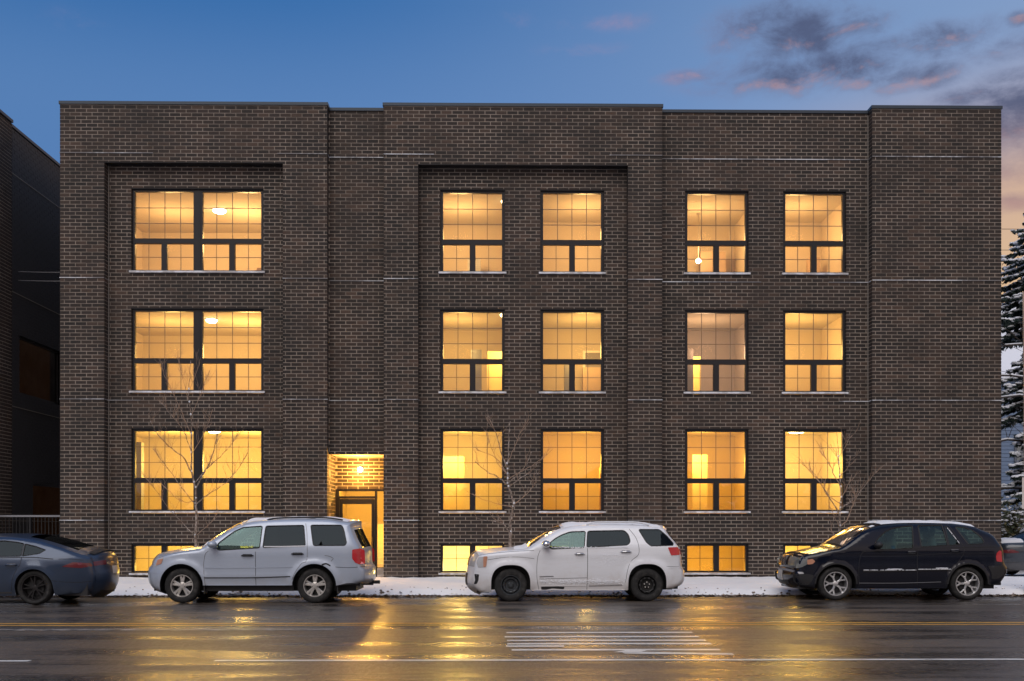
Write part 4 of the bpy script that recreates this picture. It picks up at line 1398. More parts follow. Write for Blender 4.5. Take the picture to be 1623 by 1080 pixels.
# ---------- silver suv
F = fx(0, 308.4, 275, 630)
sp = dict(cat='suv', ends=(0, -.09), W0=.955, zb=1.17, tum=.34, r=.085, taper=(.75, .17, .55, .13), bow=(.17, .045, .10), paint="paint_silver",
    outline=F([(140, 562), (92, 540), (62, 505), (50, 462), (52, 425), (72, 403), (86, 368), (110, 342), (150, 325), (250, 301), (350, 286), (405, 275), (455, 239), (500, 207), (548, 176), (595, 149), (650, 124), (720, 107), (830, 97), (1000, 92), (1180, 95), (1290, 106), (1372, 121), (1368, 140), (1384, 180), (1404, 225), (1428, 270), (1438, 305), (1441, 390), (1458, 412), (1466, 450), (1458, 490), (1405, 508)]),
    arches=[(0, .46, .455, .36, 1.0), (2.735, .46, .455, .36, 1.0)], zrock=.375, zfront=.27, zrear=.37, tuck=.03, flare=.028, flare_w=.12,
    windows=[dict(poly=F([(505, 250), (560, 204), (605, 170), (655, 146), (778, 137), (772, 276), (520, 291), (500, 284)]), glass="car_glass_clear", door=0),
             dict(poly=F([(800, 137), (1042, 132), (1062, 262), (792, 275)]), glass="car_glass_privacy", door=1),
             dict(poly=F([(1086, 131), (1285, 131), (1300, 160), (1322, 245), (1312, 261), (1112, 262)]), glass="car_glass_privacy")],
    doors=[dict(poly=F([(440, 300), (500, 240), (590, 158), (650, 132), (786, 126), (780, 285), (745, 300), (748, 513), (428, 513), (418, 400), (426, 330)]),
                seam=F([(448, 296), (430, 310), (420, 360), (418, 400), (428, 513)]), handle=F([(695, 325)])[0]+(.24,)),
           dict(poly=F([(786, 126), (1052, 120), (1068, 200), (1073, 350), (1040, 375), (1000, 430), (978, 480), (976, 513), (748, 513), (745, 300), (780, 285)]),
                seam=F([(1053, 120), (1068, 200), (1073, 350), (1040, 375), (1000, 430), (978, 480)]), handle=F([(1012, 315)])[0]+(.24,))],
    handle_mat="black_plastic", shield=(F([(420, 264)])[0], F([(632, 132)])[0]), rear_glass=(F([(1370, 150)])[0], F([(1428, 275)])[0]), pillar=.88,
    seats=[1.35, 2.25], cabin_end=3.3, wheels=[("five", ["alloy", "cabin_dark"]), ("five", ["alloy", "cabin_dark"])], rt=.362, rim=.235, tw=.235, track=.80,
    patches=[("tail_light", F([(1358, 288), (1404, 280), (1434, 292), (1438, 378), (1400, 382), (1376, 370), (1358, 345)]), .006, "lamp_red"),
             ("headlight", F([(76, 404), (88, 366), (112, 343), (162, 332), (150, 372), (105, 396)]), .004, "lamp_clear"),
             ("turn_signal", F([(108, 388), (118, 352), (158, 344), (145, 378)]), .008, "lamp_amber"),
             ("bumper_trim", F([(56, 432), (100, 425), (160, 425), (150, 436), (100, 440), (58, 450)]), .004, "paint_silver")],
    cross_patches=[("tail_light", F([(1432, 290)])[0], F([(1441, 378)])[0], -1.0, -.84, .006, "lamp_red"), ("tail_light", F([(1432, 290)])[0], F([(1441, 378)])[0], .84, 1.0, .006, "lamp_red"),
                   ("number_plate", F([(1440, 330)])[0], F([(1441, 388)])[0], -.18, .18, .008, "plate_white"), ("grille", F([(95, 352)])[0], F([(72, 405)])[0], -.45, .45, .008, "black_plastic"),
                   ("lower_grille", F([(50, 460)])[0], F([(62, 505)])[0], -.55, .55, .006, "black_plastic"),
                   ("headlight", F([(110, 342)])[0], F([(78, 392)])[0], -1.0, -.56, .005, "lamp_clear"), ("headlight", F([(110, 342)])[0], F([(78, 392)])[0], .56, 1.0, .005, "lamp_clear")],
    ribbons=[("side_moulding", F([(425, 466), (560, 466), (750, 465), (968, 458)]), .020, .006, "seam_dark"), ("crease_strip", F([(428, 404), (600, 404), (985, 398)]), .016, .006, "paint_silver"),
             ("seam", F([(745, 300), (748, 513)]), .010, .002, "seam_dark"), ("bumper_seam", F([(1250, 398), (1340, 402), (1440, 396)]), .009, .002, "seam_dark"),
             ("hood_seam", F([(112, 344), (200, 318), (300, 302), (395, 290)]), .008, .002, "seam_dark"), ("dent", F([(1185, 325), (1215, 330), (1240, 345), (1225, 362)]), .012, .001, "seam_soft"),
             ("torn_trim", F([(1168, 384), (1195, 376), (1222, 390)]), .030, .009, "black_plastic")],
    crease=[(.56, .035, .014, .4, 2.3), (1.02, .05, .006, -.5, 3.6)], mirror=F([(488, 268)])[0]+("paint_silver",), seam="seam_soft", dark_cup=True)
YP = 21.55
def bumper_bits(c, mats): pass
s1 = build_car("parked_suv", (-6.53, YP+.93, 0), "grimy silver suv with dark handles parked in front of the lit entrance", sp)
# roof rails, mud flaps, hitch, snow
def rail(car, pts, yoff, m_, r=.016, feet=True, name="roof_rail"):
    for sd in (1, -1):
        b = MB(); q = catmull(pts, .08)
        b.tube([(p.x, -sd*yoff, p.y) for p in q], r, 6); b.build(name, m_, car.root, True)
rail(s1, F([(800, 100), (840, 88), (1000, 82), (1180, 84), (1285, 98)]), .64, "black_plastic", .018)
for sd in (1, -1):
    b = MB(); b.box(.455, .475, -.92*sd-.0 if sd > 0 else .68, -.68*sd if sd > 0 else .92, .20, .52); b.build("mud_flap", "black_plastic", s1.root)
    b = MB(); b.box(3.20, 3.22, -.92 if sd > 0 else .66, -.66 if sd > 0 else .92, .20, .56); b.build("mud_flap", "black_plastic", s1.root)
b = MB(); b.box(3.55, 3.98, -.05, .05, .36, .43); b.box(3.55, 3.70, -.35, .35, .36, .42); b.build("tow_hitch", "black_plastic", s1.root)
b = MB(); b.tube([(3.3, .5, .33), (3.78, .52, .33)], .03, 10); b.build("exhaust", "steel_wheel", s1.root, True)
def roof_snow(car, a, b, v0, v1, thick, name="roof_snow", lump=.012, m_="snow_clean"):
    ia, ib = sorted((car.idx(*a), car.idx(*b)))
    m = car.cross(ia, ib, v0, v1, .0, 22); nv = 23; rows = ib-ia+1
    for i in range(rows):
        for j in range(nv):
            x, y, z = m.v[i*nv+j]
            e = min(1, i/1.5, (rows-1-i)/1.5, j/2, (nv-1-j)/2)
            h = (thick+lump*mn.noise(Vector((x*4, y*4, 2.2))))*max(0, e)**.5 - .004
            nn = car.nrm[min(len(car.nrm)-1, ia+i)]
            m.v[i*nv+j] = (x+nn.x*h, y, z+nn.y*h)
    o = m.build(name, m_, car.root, True); return o
roof_snow(s1, F([(660, 122)])[0], F([(1330, 112)])[0], -.95, .9, .014, lump=.02)
roof_snow(s1, F([(395, 277)])[0], F([(430, 258)])[0], -.9, .9, .02, "cowl_snow", .03)
rb = MB(); s1.ribbon(rb, F([(800, 268), (900, 268), (985, 266), (1060, 264)]), .022, .008, (1,)); rb.build("snow_crust", "snow_clean", s1.root)
b = MB(); b.tube([(F([(800, 205)])[0][0], -.93, 1.17), (F([(845, 270)])[0][0], -.96, 1.17)], .006, 5)

# ---------- white suv
F = fx(0, 311.7, 362, 628)
sp = dict(cat='suv', ends=(.07, 0), W0=.925, zb=1.15, tum=.36, r=.085, taper=(.7, .16, .55, .13), bow=(.16, .045, .10), paint="paint_white",
    outline=F([(150, 570), (112, 545), (92, 515), (90, 480), (98, 440), (104, 400), (118, 350), (148, 320), (200, 307), (300, 295), (400, 287), (475, 281), (520, 256), (565, 226), (615, 195), (665, 167), (720, 145), (790, 130), (870, 124), (1000, 121), (1130, 122), (1250, 128), (1382, 146), (1392, 156), (1420, 200), (1462, 250), (1484, 285), (1492, 320), (1496, 400), (1512, 440), (1514, 490), (1490, 520), (1430, 545)]),
    arches=[(.015, .42, .415, .36, .78), (2.90, .44, .405, .36, .78)], zrock=.245, zfront=.20, zrear=.28, tuck=.03, flare=.030, flare_w=.13,
    windows=[dict(poly=F([(625, 240), (660, 212), (705, 187), (760, 168), (862, 164), (850, 271), (640, 281), (622, 272)]), glass="car_glass_clear", door=0),
             dict(poly=F([(876, 163), (1118, 158), (1146, 186), (1156, 232), (1138, 256), (866, 269)]), glass="car_glass_privacy", door=1, rad=.05),
             dict(poly=F([(1214, 152), (1352, 152), (1400, 195), (1442, 244), (1436, 258), (1290, 262), (1262, 238)]), glass="car_glass_privacy")],
    doors=[dict(poly=F([(555, 290), (620, 236), (700, 178), (760, 158), (866, 153), (872, 280), (868, 548), (552, 548), (538, 470), (545, 330)]),
                seam=F([(560, 290), (545, 330), (538, 400), (540, 480), (552, 548)]), handle=F([(820, 314)])[0]+(.20,)),
           dict(poly=F([(866, 153), (1150, 148), (1190, 200), (1208, 250), (1208, 316), (1160, 360), (1135, 420), (1122, 500), (1118, 548), (868, 548), (872, 280)]),
                seam=F([(1152, 149), (1190, 200), (1208, 250), (1208, 316), (1160, 360), (1135, 420), (1122, 500)]), handle=F([(1125, 300)])[0]+(.22,))],
    handle_mat="chrome", shield=(F([(492, 273)])[0], F([(700, 152)])[0]), rear_glass=(F([(1398, 165)])[0], F([(1478, 272)])[0]), pillar=.90,
    seats=[1.32, 2.2], cabin_end=3.2, wheels=[("steel", ["steel_wheel", "cabin_dark", "steel_wheel_black"]), ("steel", ["steel_wheel_black", "cabin_dark", "alloy"])], rt=.350, rim=.215, tw=.23, track=.78,
    patches=[("tail_light", F([(1402, 270), (1472, 268), (1484, 290), (1486, 320), (1424, 323)]), .008, "lamp_red"),
             ("headlight", F([(150, 335), (212, 328), (202, 400), (150, 402), (140, 370)]), .008, "lamp_clear"), ("turn_signal", F([(186, 330), (214, 328), (204, 398), (186, 400)]), .011, "lamp_amber"),
             ("fog_pocket", F([(126, 446), (158, 448), (153, 490), (142, 512), (122, 514), (132, 488)]), .004, "black_plastic"),
             ("rust_patch", F([(566, 528), (650, 524), (722, 530), (716, 546), (640, 540), (600, 549), (568, 549)]), .003, "black_plastic")],
    cross_patches=[("tail_light", F([(1484, 284)])[0], F([(1491, 318)])[0], -1.0, -.80, .006, "lamp_red"), ("tail_light", F([(1484, 284)])[0], F([(1491, 318)])[0], .80, 1.0, .006, "lamp_red"),
                   ("number_plate", F([(1496, 420)])[0], F([(1514, 470)])[0], -.18, .18, .010, "plate_white"), ("grille", F([(145, 322)])[0], F([(104, 400)])[0], -.55, .55, .012, "chrome"),
                   ("lower_grille", F([(92, 450)])[0], F([(92, 515)])[0], -.6, .6, .008, "black_plastic"),
                   ("headlight", F([(148, 320)])[0], F([(108, 390)])[0], -1.0, -.62, .006, "lamp_clear"), ("headlight", F([(148, 320)])[0], F([(108, 390)])[0], .62, 1.0, .006, "lamp_clear")],
    ribbons=[("side_moulding", F([(555, 478), (700, 474), (868, 470)]), .010, .003, "seam_soft"), ("door_strip", F([(880, 522), (1000, 519), (1100, 517)]), .024, .010, "chrome"), ("door_strip", F([(560, 524), (700, 522), (862, 520)]), .022, .008, "paint_white"),
             ("seam", F([(872, 275), (872, 400), (868, 548)]), .010, .002, "seam_dark"), ("fender_crease", F([(215, 352), (330, 335), (430, 334), (520, 344)]), .009, .002, "seam_soft"), ("hood_seam", F([(160, 322), (250, 309), (400, 296), (520, 290)]), .008, .002, "seam_dark"),
             ("bumper_seam", F([(1392, 395), (1440, 398), (1494, 398)]), .009, .002, "seam_soft"), ("bumper_crease", F([(1400, 408), (1460, 402), (1500, 402)]), .020, .005, "snow_clean"),
             ("door_badge", F([(556, 463), (600, 461), (648, 460)]), .018, .006, "seam_soft")],
    crease=[(.98, .035, .008, -.6, 3.6), (.42, .03, .010, .5, 2.4)], mirror=F([(605, 262)])[0]+("chrome",), seam="seam_soft")
YT = 21.95
s2 = build_car("parked_suv", (.25, YT+.92, 0), "white suv with black steel wheels and rust along its sill", sp)
rail(s2, F([(870, 124), (905, 108), (980, 104), (1180, 104), (1240, 110), (1290, 126)]), .66, "paint_white", .020)
roof_snow(s2, F([(720, 145)])[0], F([(1370, 143)])[0], -.95, .95, .022, lump=.03)
roof_snow(s2, F([(390, 289)])[0], F([(490, 275)])[0], -.95, .95, .022, "cowl_snow", .03)
b = MB()
for i in range(420):      # frozen spatter on the rear door
    cx_, cz_ = rnd.gauss(1045, 55), rnd.gauss(345, 22)
    x, z = F([(cx_, cz_)])[0]; q = rnd.uniform(.004, .013)
    b.ball((x, -s2.y(x, z)-.001, z), q, 5, 3, 0, (1.4, .35, .8))
for i in range(360):
    cx_, cz_ = rnd.uniform(560, 1120), rnd.gauss(495, 10)
    x, z = F([(cx_, cz_)])[0]; q = rnd.uniform(.004, .013)
    b.ball((x, -s2.y(x, z)-.001, z), q, 5, 3, 0, (1.8, .35, .8))
for i in range(240):
    cx_, cz_ = rnd.uniform(640, 1140), rnd.gauss(272, 3)
    x, z = F([(cx_, cz_)])[0]; q = rnd.uniform(.004, .010)
    b.ball((x, -s2.y(x, z)-.002, z), q, 5, 3, 0, (1.8, .5, .9))
b.build("snow_spatter", "snow_clean", s2.root)
s2.root.children[-1]['kind'] = 'stuff'

# ---------- black suv
F = fx(0, 291.0, 463, 597)
sp = dict(cat='suv', ends=(.07, .09), W0=.935, zb=1.16, tum=.37, r=.095, taper=(.80, .17, .70, .13), bow=(.11, .03, .11), paint="paint_black",
    outline=F([(300, 520), (238, 512), (212, 488), (200, 455), (200, 425), (218, 405), (216, 370), (228, 335), (262, 313), (330, 299), (420, 283), (500, 264), (545, 236), (590, 203), (640, 170), (690, 145), (750, 127), (830, 116), (950, 111), (1150, 113), (1270, 120), (1360, 136), (1400, 155), (1440, 185), (1478, 235), (1502, 275), (1508, 310), (1512, 365), (1530, 385), (1534, 420), (1516, 450), (1492, 480), (1470, 494), (1420, 500)]),
    arches=[(0, .44, .44, .36, 1.0), (2.842, .44, .44, .36, 1.0)], zrock=.265, zfront=.26, zrear=.34, tuck=.035, flare=.022, flare_w=.05,
    windows=[dict(poly=F([(712, 232), (745, 196), (790, 163), (840, 143), (962, 128), (945, 270), (762, 279), (712, 268)]), glass="car_glass_clear", door=0, seal_w=.026),
             dict(poly=F([(998, 128), (1150, 126), (1164, 252), (996, 262)]), glass="car_glass_clear", door=1, rad=.02, seal_w=.026),
             dict(poly=F([(1166, 130), (1182, 135), (1244, 246), (1172, 252)]), glass="car_glass_clear", door=1, rad=.02),
             dict(poly=F([(1230, 136), (1290, 139), (1340, 160), (1384, 200), (1396, 228), (1388, 242), (1296, 248)]), glass="car_glass_clear", seal_w=.024)],
    doors=[dict(poly=F([(640, 290), (700, 220), (780, 158), (840, 130), (976, 116), (978, 262), (970, 290), (972, 470), (968, 500), (608, 500), (600, 400), (612, 320)]),
                seam=F([(648, 285), (620, 305), (604, 380), (608, 500)]), handle=F([(935, 296)])[0]+(.20,)),
           dict(poly=F([(976, 116), (1188, 118), (1256, 246), (1262, 300), (1230, 350), (1190, 400), (1165, 440), (1150, 500), (968, 500), (972, 470), (970, 290), (978, 262)]),
                seam=F([(1190, 120), (1256, 246), (1262, 300), (1230, 350), (1190, 400), (1165, 440), (1150, 500)]), handle=F([(1206, 285)])[0]+(.20,))],
    handle_mat="paint_black", shield=(F([(518, 255)])[0], F([(722, 130)])[0]), rear_glass=(F([(1395, 148)])[0], F([(1492, 262)])[0]), pillar=.90, shield_glass="car_glass_shield", rear_glass_mat="car_glass_clear",
    seats=[1.30, 2.18], cabin_end=3.1, seat_z=.80, wheels=[("wye", ["alloy_bright", "cabin_dark"]), ("wye", ["alloy_bright", "cabin_dark"])], rt=.362, rim=.262, tw=.25, track=.79,
    patches=[("tail_light", F([(1474, 300), (1492, 284), (1506, 286), (1512, 356), (1472, 352), (1468, 322)]), .008, "lamp_red"),
             ("headlight", F([(226, 345), (262, 322), (292, 334), (286, 372), (250, 392), (222, 396)]), .006, "lamp_dark"), ("turn_signal", F([(286, 342), (318, 336), (334, 352), (318, 368), (288, 372)]), .009, "lamp_amber"),
             ("bumper_clad", F([(206, 430), (300, 432), (330, 440), (318, 470), (300, 500), (240, 500), (212, 480)]), .004, "black_plastic"),
             ("bumper_clad", F([(1415, 380), (1514, 378), (1532, 400), (1528, 430), (1488, 462), (1440, 462), (1436, 420)]), .005, "black_plastic"),
             ("fog_light", F([(232, 418), (262, 418), (270, 430), (240, 432)]), .010, "lamp_clear")],
    cross_patches=[("tail_light", F([(1503, 288)])[0], F([(1512, 350)])[0], -1.0, -.78, .006, "lamp_red"), ("tail_light", F([(1503, 288)])[0], F([(1512, 350)])[0], .78, 1.0, .006, "lamp_red"),
                   ("number_plate", F([(202, 418)])[0], F([(202, 470)])[0], -.2, .2, .016, "plate_white"), ("grille", F([(236, 330)])[0], F([(217, 385)])[0], -.26, -.02, .014, "chrome"), ("grille", F([(236, 330)])[0], F([(217, 385)])[0], .02, .26, .014, "chrome"),
                   ("headlight", F([(240, 325)])[0], F([(218, 385)])[0], -.98, -.5, .008, "lamp_dark"), ("headlight", F([(240, 325)])[0], F([(218, 385)])[0], .5, .98, .008, "lamp_dark"),
                   ("bumper_strip", F([(214, 408)])[0], F([(200, 426)])[0], -.95, .95, .012, "seam_soft"), ("lower_grille", F([(204, 468)])[0], F([(216, 495)])[0], -.6, .6, .006, "black_plastic")],
    ribbons=[("side_moulding", F([(630, 412), (800, 410), (965, 406)]), .030, .010, "black_plastic"), ("side_moulding", F([(975, 406), (1100, 404), (1180, 398)]), .030, .010, "black_plastic"), ("sill_strip", F([(606, 487), (860, 487), (1120, 480)]), .012, .012, "seam_soft"),
             ("seam", F([(978, 262), (970, 330), (972, 500)]), .010, .002, "seam_dark"), ("belt_line", F([(620, 292), (800, 284), (1000, 272), (1260, 264), (1470, 262)]), .010, .004, "seam_dark"),
             ("waist_crease", F([(620, 320), (900, 318), (1200, 300), (1460, 300)]), .006, .001, "seam_dark"), ("hood_seam", F([(262, 316), (400, 292), (560, 276), (640, 280)]), .008, .002, "seam_dark")],
    crease=[(1.06, .05, .010, -.5, 3.5)], mirror=F([(720, 262)])[0]+("black_plastic",), seam="seam_dark")
YB = 22.2
s3 = build_car("parked_suv", (7.24, YB+.93, 0), "glossy black suv with silver wheels and snow on its roof", sp)
roof_snow(s3, F([(770, 124)])[0], F([(1375, 145)])[0], -.97, .97, .026, lump=.03)
def arch_trim(car, k, w, m_):
    rb = MB(); car.ribbon(rb, [tuple(p) for p in car.arches[k] if p.y > .30], w, .004)
    rb.build("arch_trim", m_, car.root)
arch_trim(s3, 0, .034, "black_plastic"); arch_trim(s3, 1, .034, "black_plastic")
b = MB()
for i in range(260):
    seg = rnd.choice(((635, 960, 406, 0), (780, 870, 402, 3), (975, 1180, 401, 0), (1090, 1160, 396, 3)))
    cx_ = rnd.uniform(seg[0], seg[1]); x, z = F([(cx_, seg[2]-rnd.uniform(0, seg[3]))])[0]
    b.ball((x, -s3.y(x, z)-.012, z), rnd.uniform(.008, .014), 6, 4, 0, (1.8, 1.0, .7))
for i in range(60):
    x, z = F([(rnd.uniform(640, 705), 0)])[0]; t = rnd.random()
    x, z = F([(1180+t*60, 142+t*100)])[0]; b.ball((x, -s3.y(x, z)-.002, z), rnd.uniform(.006, .011), 6, 4)
o = b.build("snow_crust", "snow_clean", s3.root); o['kind'] = 'stuff'
roof_snow(s3, F([(700, 138)])[0], F([(735, 124)])[0], -.98, -.86, .02, "pillar_snow")

# ---------- dark blue electric saloon, mostly beyond the left edge
sp = dict(cat='saloon car', W0=.965, zb=.93, tum=.44, r=.10, taper=(.9, .24, .95, .26), bow=(.20, .055, .17), paint="paint_blue",
    outline=[(-.62, .17), (-.80, .22), (-.87, .36), (-.86, .52), (-.76, .66), (-.5, .77), (-.1, .87), (.35, .95), (.62, .99), (.95, 1.13), (1.3, 1.27), (1.65, 1.35), (2.0, 1.382), (2.3, 1.385), (2.6, 1.362), (2.9, 1.315), (3.2, 1.24), (3.5, 1.145), (3.75, 1.055), (3.92, 1.0), (4.0, .965), (4.03, .90), (4.05, .78), (4.08, .60), (4.07, .45), (4.01, .30), (3.9, .21)],
    arches=[(0, .385, .385, .345, 1.0), (2.96, .385, .385, .345, 1.0)], zrock=.185, zfront=.17, zrear=.20, tuck=.06, flare=.022, flare_w=.12, floor_top=.62,
    windows=[dict(poly=[(.88, .975), (1.1, 1.10), (1.4, 1.22), (1.75, 1.285), (1.9, 1.29), (1.88, .975)], glass="car_glass_privacy", door=0),
             dict(poly=[(1.93, .975), (1.94, 1.29), (2.3, 1.295), (2.55, 1.27), (2.70, 1.24), (2.70, .985)], glass="car_glass_privacy", door=1, rad=.02),
             dict(poly=[(2.725, .985), (2.725, 1.235), (2.95, 1.185), (3.17, 1.11), (3.05, 1.035)], glass="car_glass_privacy", rad=.02)],
    doors=[dict(poly=[(.72, .95), (.95, 1.09), (1.3, 1.23), (1.7, 1.315), (1.91, 1.325), (1.92, .30), (.62, .25), (.56, .6)], seam=[(.74, .95), (.60, .8), (.56, .6), (.62, .25)], handle=(1.72, .80, .22)),
           dict(poly=[(1.91, 1.325), (2.3, 1.332), (2.70, 1.285), (2.715, .975), (2.70, .83), (2.58, .66), (2.53, .45), (2.5, .25), (1.92, .30)], seam=[(2.715, .975), (2.70, .83), (2.62, .70), (2.55, .55), (2.5, .28)], handle=(2.52, .81, .22))],
    handle_mat="paint_blue", shield=((.66, 1.0), (1.6, 1.34)), rear_glass=((2.75, 1.342), (3.72, 1.062)), pillar=.86,
    seats=[1.5, 2.3], cabin_end=2.9, seat_z=.55, wheels=[("twin", ["dark_alloy", "cabin_dark"]), ("twin", ["dark_alloy", "cabin_dark"])], rt=.350, rim=.262, tw=.245, track=.82,
    patches=[("tail_light", [(3.52, .775), (3.72, .865), (4.02, .84), (4.045, .775), (3.86, .745), (3.72, .755)], .006, "lamp_red_dark"),
             ("headlight", [(-.80, .62), (-.62, .72), (-.40, .76), (-.50, .66), (-.72, .58)], .006, "lamp_clear")],
    cross_patches=[("tail_light", (4.035, .86), (4.052, .775), -1.0, -.52, .006, "lamp_red_dark"), ("tail_light", (4.035, .86), (4.052, .775), .52, 1.0, .006, "lamp_red_dark"),
                   ("number_plate", (4.06, .74), (4.075, .62), -.20, .20, .008, "plate_white"), ("chrome_strip", (4.04, .835), (4.045, .80), -.5, .5, .012, "chrome"),
                   ("spoiler_lip", (3.94, .99), (4.0, .965), -.9, .9, .025, "black_plastic"), ("diffuser", (4.03, .34), (3.92, .22), -.7, .7, .01, "black_plastic")],
    ribbons=[("belt_line", [(.6, .945), (1.3, .955), (2.2, .955), (2.9, .965), (3.35, .93)], .014, .004, "seam_dark"), ("seam", [(1.91, .96), (1.92, .30)], .009, .002, "seam_dark"), ("sill_strip", [(.5, .25), (1.5, .24), (2.5, .25)], .03, .005, "black_plastic"),
             ("bumper_seam", [(3.32, .50), (3.5, .47), (3.8, .455), (4.05, .47)], .008, .002, "seam_dark"), ("boot_seam", [(3.45, .93), (3.7, .93), (3.9, .90)], .008, .002, "seam_dark")],
    crease=[(.80, .06, .012, -.4, 3.8)], mirror=(.86, .98, "paint_blue"), seam="seam_dark")
s4 = build_car("parked_saloon", (-9.36-2.96, 21.12+.93, 0), "dark blue fastback saloon car cut off by the left edge", sp)

# ---------- snow-covered dark saloon in the yard behind
sp2 = dict(sp); sp2['group'] = 'cars in the snowy yard'; sp2['paint'] = "paint_dark_grey"; sp2['handle_mat'] = "paint_dark_grey"; sp2['mirror'] = (.86, .98, "paint_dark_grey")
sp2['wheels'] = [("five", ["alloy", "cabin_dark"])]*2
sp2['outline'] = [(-.62, .22), (-.80, .27), (-.87, .40), (-.86, .56), (-.76, .72), (-.5, .82), (-.1, .90), (.35, .96), (.62, 1.0), (.95, 1.15), (1.3, 1.30), (1.65, 1.40), (2.0, 1.44), (2.3, 1.44), (2.6, 1.40), (2.85, 1.30), (3.1, 1.17), (3.28, 1.09), (3.5, 1.075), (3.85, 1.06), (3.95, 1.02), (3.98, .90), (4.0, .78), (4.03, .60), (4.02, .45), (3.96, .30), (3.85, .24)]
sp2['rear_glass'] = ((2.62, 1.39), (3.24, 1.10))
sp2['windows'] = [sp['windows'][0], sp['windows'][1]]
s5 = build_car("parked_saloon", (19.4, 33.0, 0.03), "dark grey saloon car under snow in the yard beyond the building", sp2)
s5.root.rotation_euler = (0, 0, math.pi)
s5.root.location = (15.75+4.05, 33.2, .04)
roof_snow(s5, (3.28, 1.09), (3.92, 1.04), -.97, .97, .09, "boot_snow", .03)
roof_snow(s5, (1.2, 1.27), (2.75, 1.35), -.97, .97, .09, "roof_snow", .03)
roof_snow(s5, (-.6, .77), (.62, 1.0), -.97, .97, .07, "bonnet_snow", .03)
# ================================================================== young street trees
def PXY(px, py, Y):      # a measured point on a plane across the street at distance Y
    return ((px-789)/1650*Y, 1.52+(840-py)/1650*Y)
def young_tree(label, Y, base, trunk, limbs, r0, seed, twig=1.0, up=1.0):
    rr = random.Random(seed)
    bx, bz = PXY(*base, Y)
    t_ = thing("young_tree", (bx, Y, .16), label, "tree", "young bare trees along the pavement")
    off = (bx, Y, .16)
    pts = [(*PXY(x, y, Y), 0) for x, y in trunk]
    pts = [(p[0], Y+.05*math.sin(i*1.3+seed), p[1]) for i, p in enumerate(pts)]
    q = []
    for i in range(len(pts)-1):
        a, b = Vector(pts[i]), Vector(pts[i+1])
        for k in range(3): q.append(a.lerp(b, k/3)+Vector((rr.uniform(-.012, .012), rr.uniform(-.012, .012), 0)))
    q.append(Vector(pts[-1])); q[0] = Vector((q[0].x, Y, .05))
    n = len(q); rad = [max(.005, r0*(1-.88*(i/(n-1)))) for i in range(n)]
    MB().tube(q, rad, 8).build("trunk", "bark_pale", t_, True, off=off)
    def twigs(mb, path, r, lvl, length):
        m = len(path)
        k = int(length*8.5*twig)
        for _ in range(k):
            i = rr.uniform(.22, .98)*(m-1); j = int(i); j = min(j, m-2)
            p = path[j].lerp(path[j+1], i-j); d = (path[j+1]-path[j]).normalized()
            sd = rr.choice((-1, 1))
            a = rr.uniform(.35, .95)
            nd = (d*math.cos(a)+Vector((sd*math.sin(a)*rr.uniform(.5, 1), rr.uniform(-.7, .7), rr.uniform(.1, .5)*up))).normalized()
            l = rr.uniform(.18, .55)*(.75 if lvl else 1)*(1-.4*i/m)
            pp = [p]; cur = nd
            for s_ in range(4):
                cur = (cur+Vector((rr.uniform(-.22, .22), rr.uniform(-.2, .2), rr.uniform(.0, .26)*up))).normalized()
                pp.append(pp[-1]+cur*l/4)
            rt = min(r*.6, .0065) if lvl == 0 else .0035
            rt *= (1.25 if seed != 3 else .9); mb.tube(pp, [rt, rt*.85, rt*.7, rt*.55, rt*.35], 4, 1)
            if lvl == 0: twigs(mb, pp, rt, 1, l*1.3)
    for li, (pts2, dy, r) in enumerate(limbs):
        p3 = []
        for i, (x, y) in enumerate(pts2):
            f = i/(len(pts2)-1); yy = Y+dy*f
            a, b = PXY(x, y, yy); p3.append(Vector((a, yy, b)))
        # begin on the trunk
        st = min(q, key=lambda v: (v-p3[0]).length); p3[0] = st
        path = []
        for i in range(len(p3)-1):
            for k in range(4): path.append(p3[i].lerp(p3[i+1], k/4)+Vector((rr.uniform(-.012, .012), rr.uniform(-.02, .02), rr.uniform(-.012, .012))))
        path.append(p3[-1]); path[0] = st
        m = len(path)
        mb = MB(); mb.tube(path, [max(.006, (1.25 if seed != 3 else .9)*r*(1-.8*i/(m-1))) for i in range(m)], 6, 0)
        L_ = sum((path[i+1]-path[i]).length for i in range(m-1))
        twigs(mb, path, r, 0, L_)
        mb.build("branch", ["bark_pale" if r > .012 else "bark_twig", "bark_twig"], t_, True, off=off)
    # snow caught in the forks
    mb = MB()
    for pts2, dy, r in limbs:
        a, b = PXY(*pts2[0], Y); st = min(q, key=lambda v: (v-Vector((a, Y, b))).length)
        mb.ball((st.x, st.y-.01, st.z+.035), .026, 7, 5, 0, (.9, .9, 1.1))
    mb.build("caught_snow", "snow_clean", t_, True, off=off)["kind"] = "stuff"
    return t_
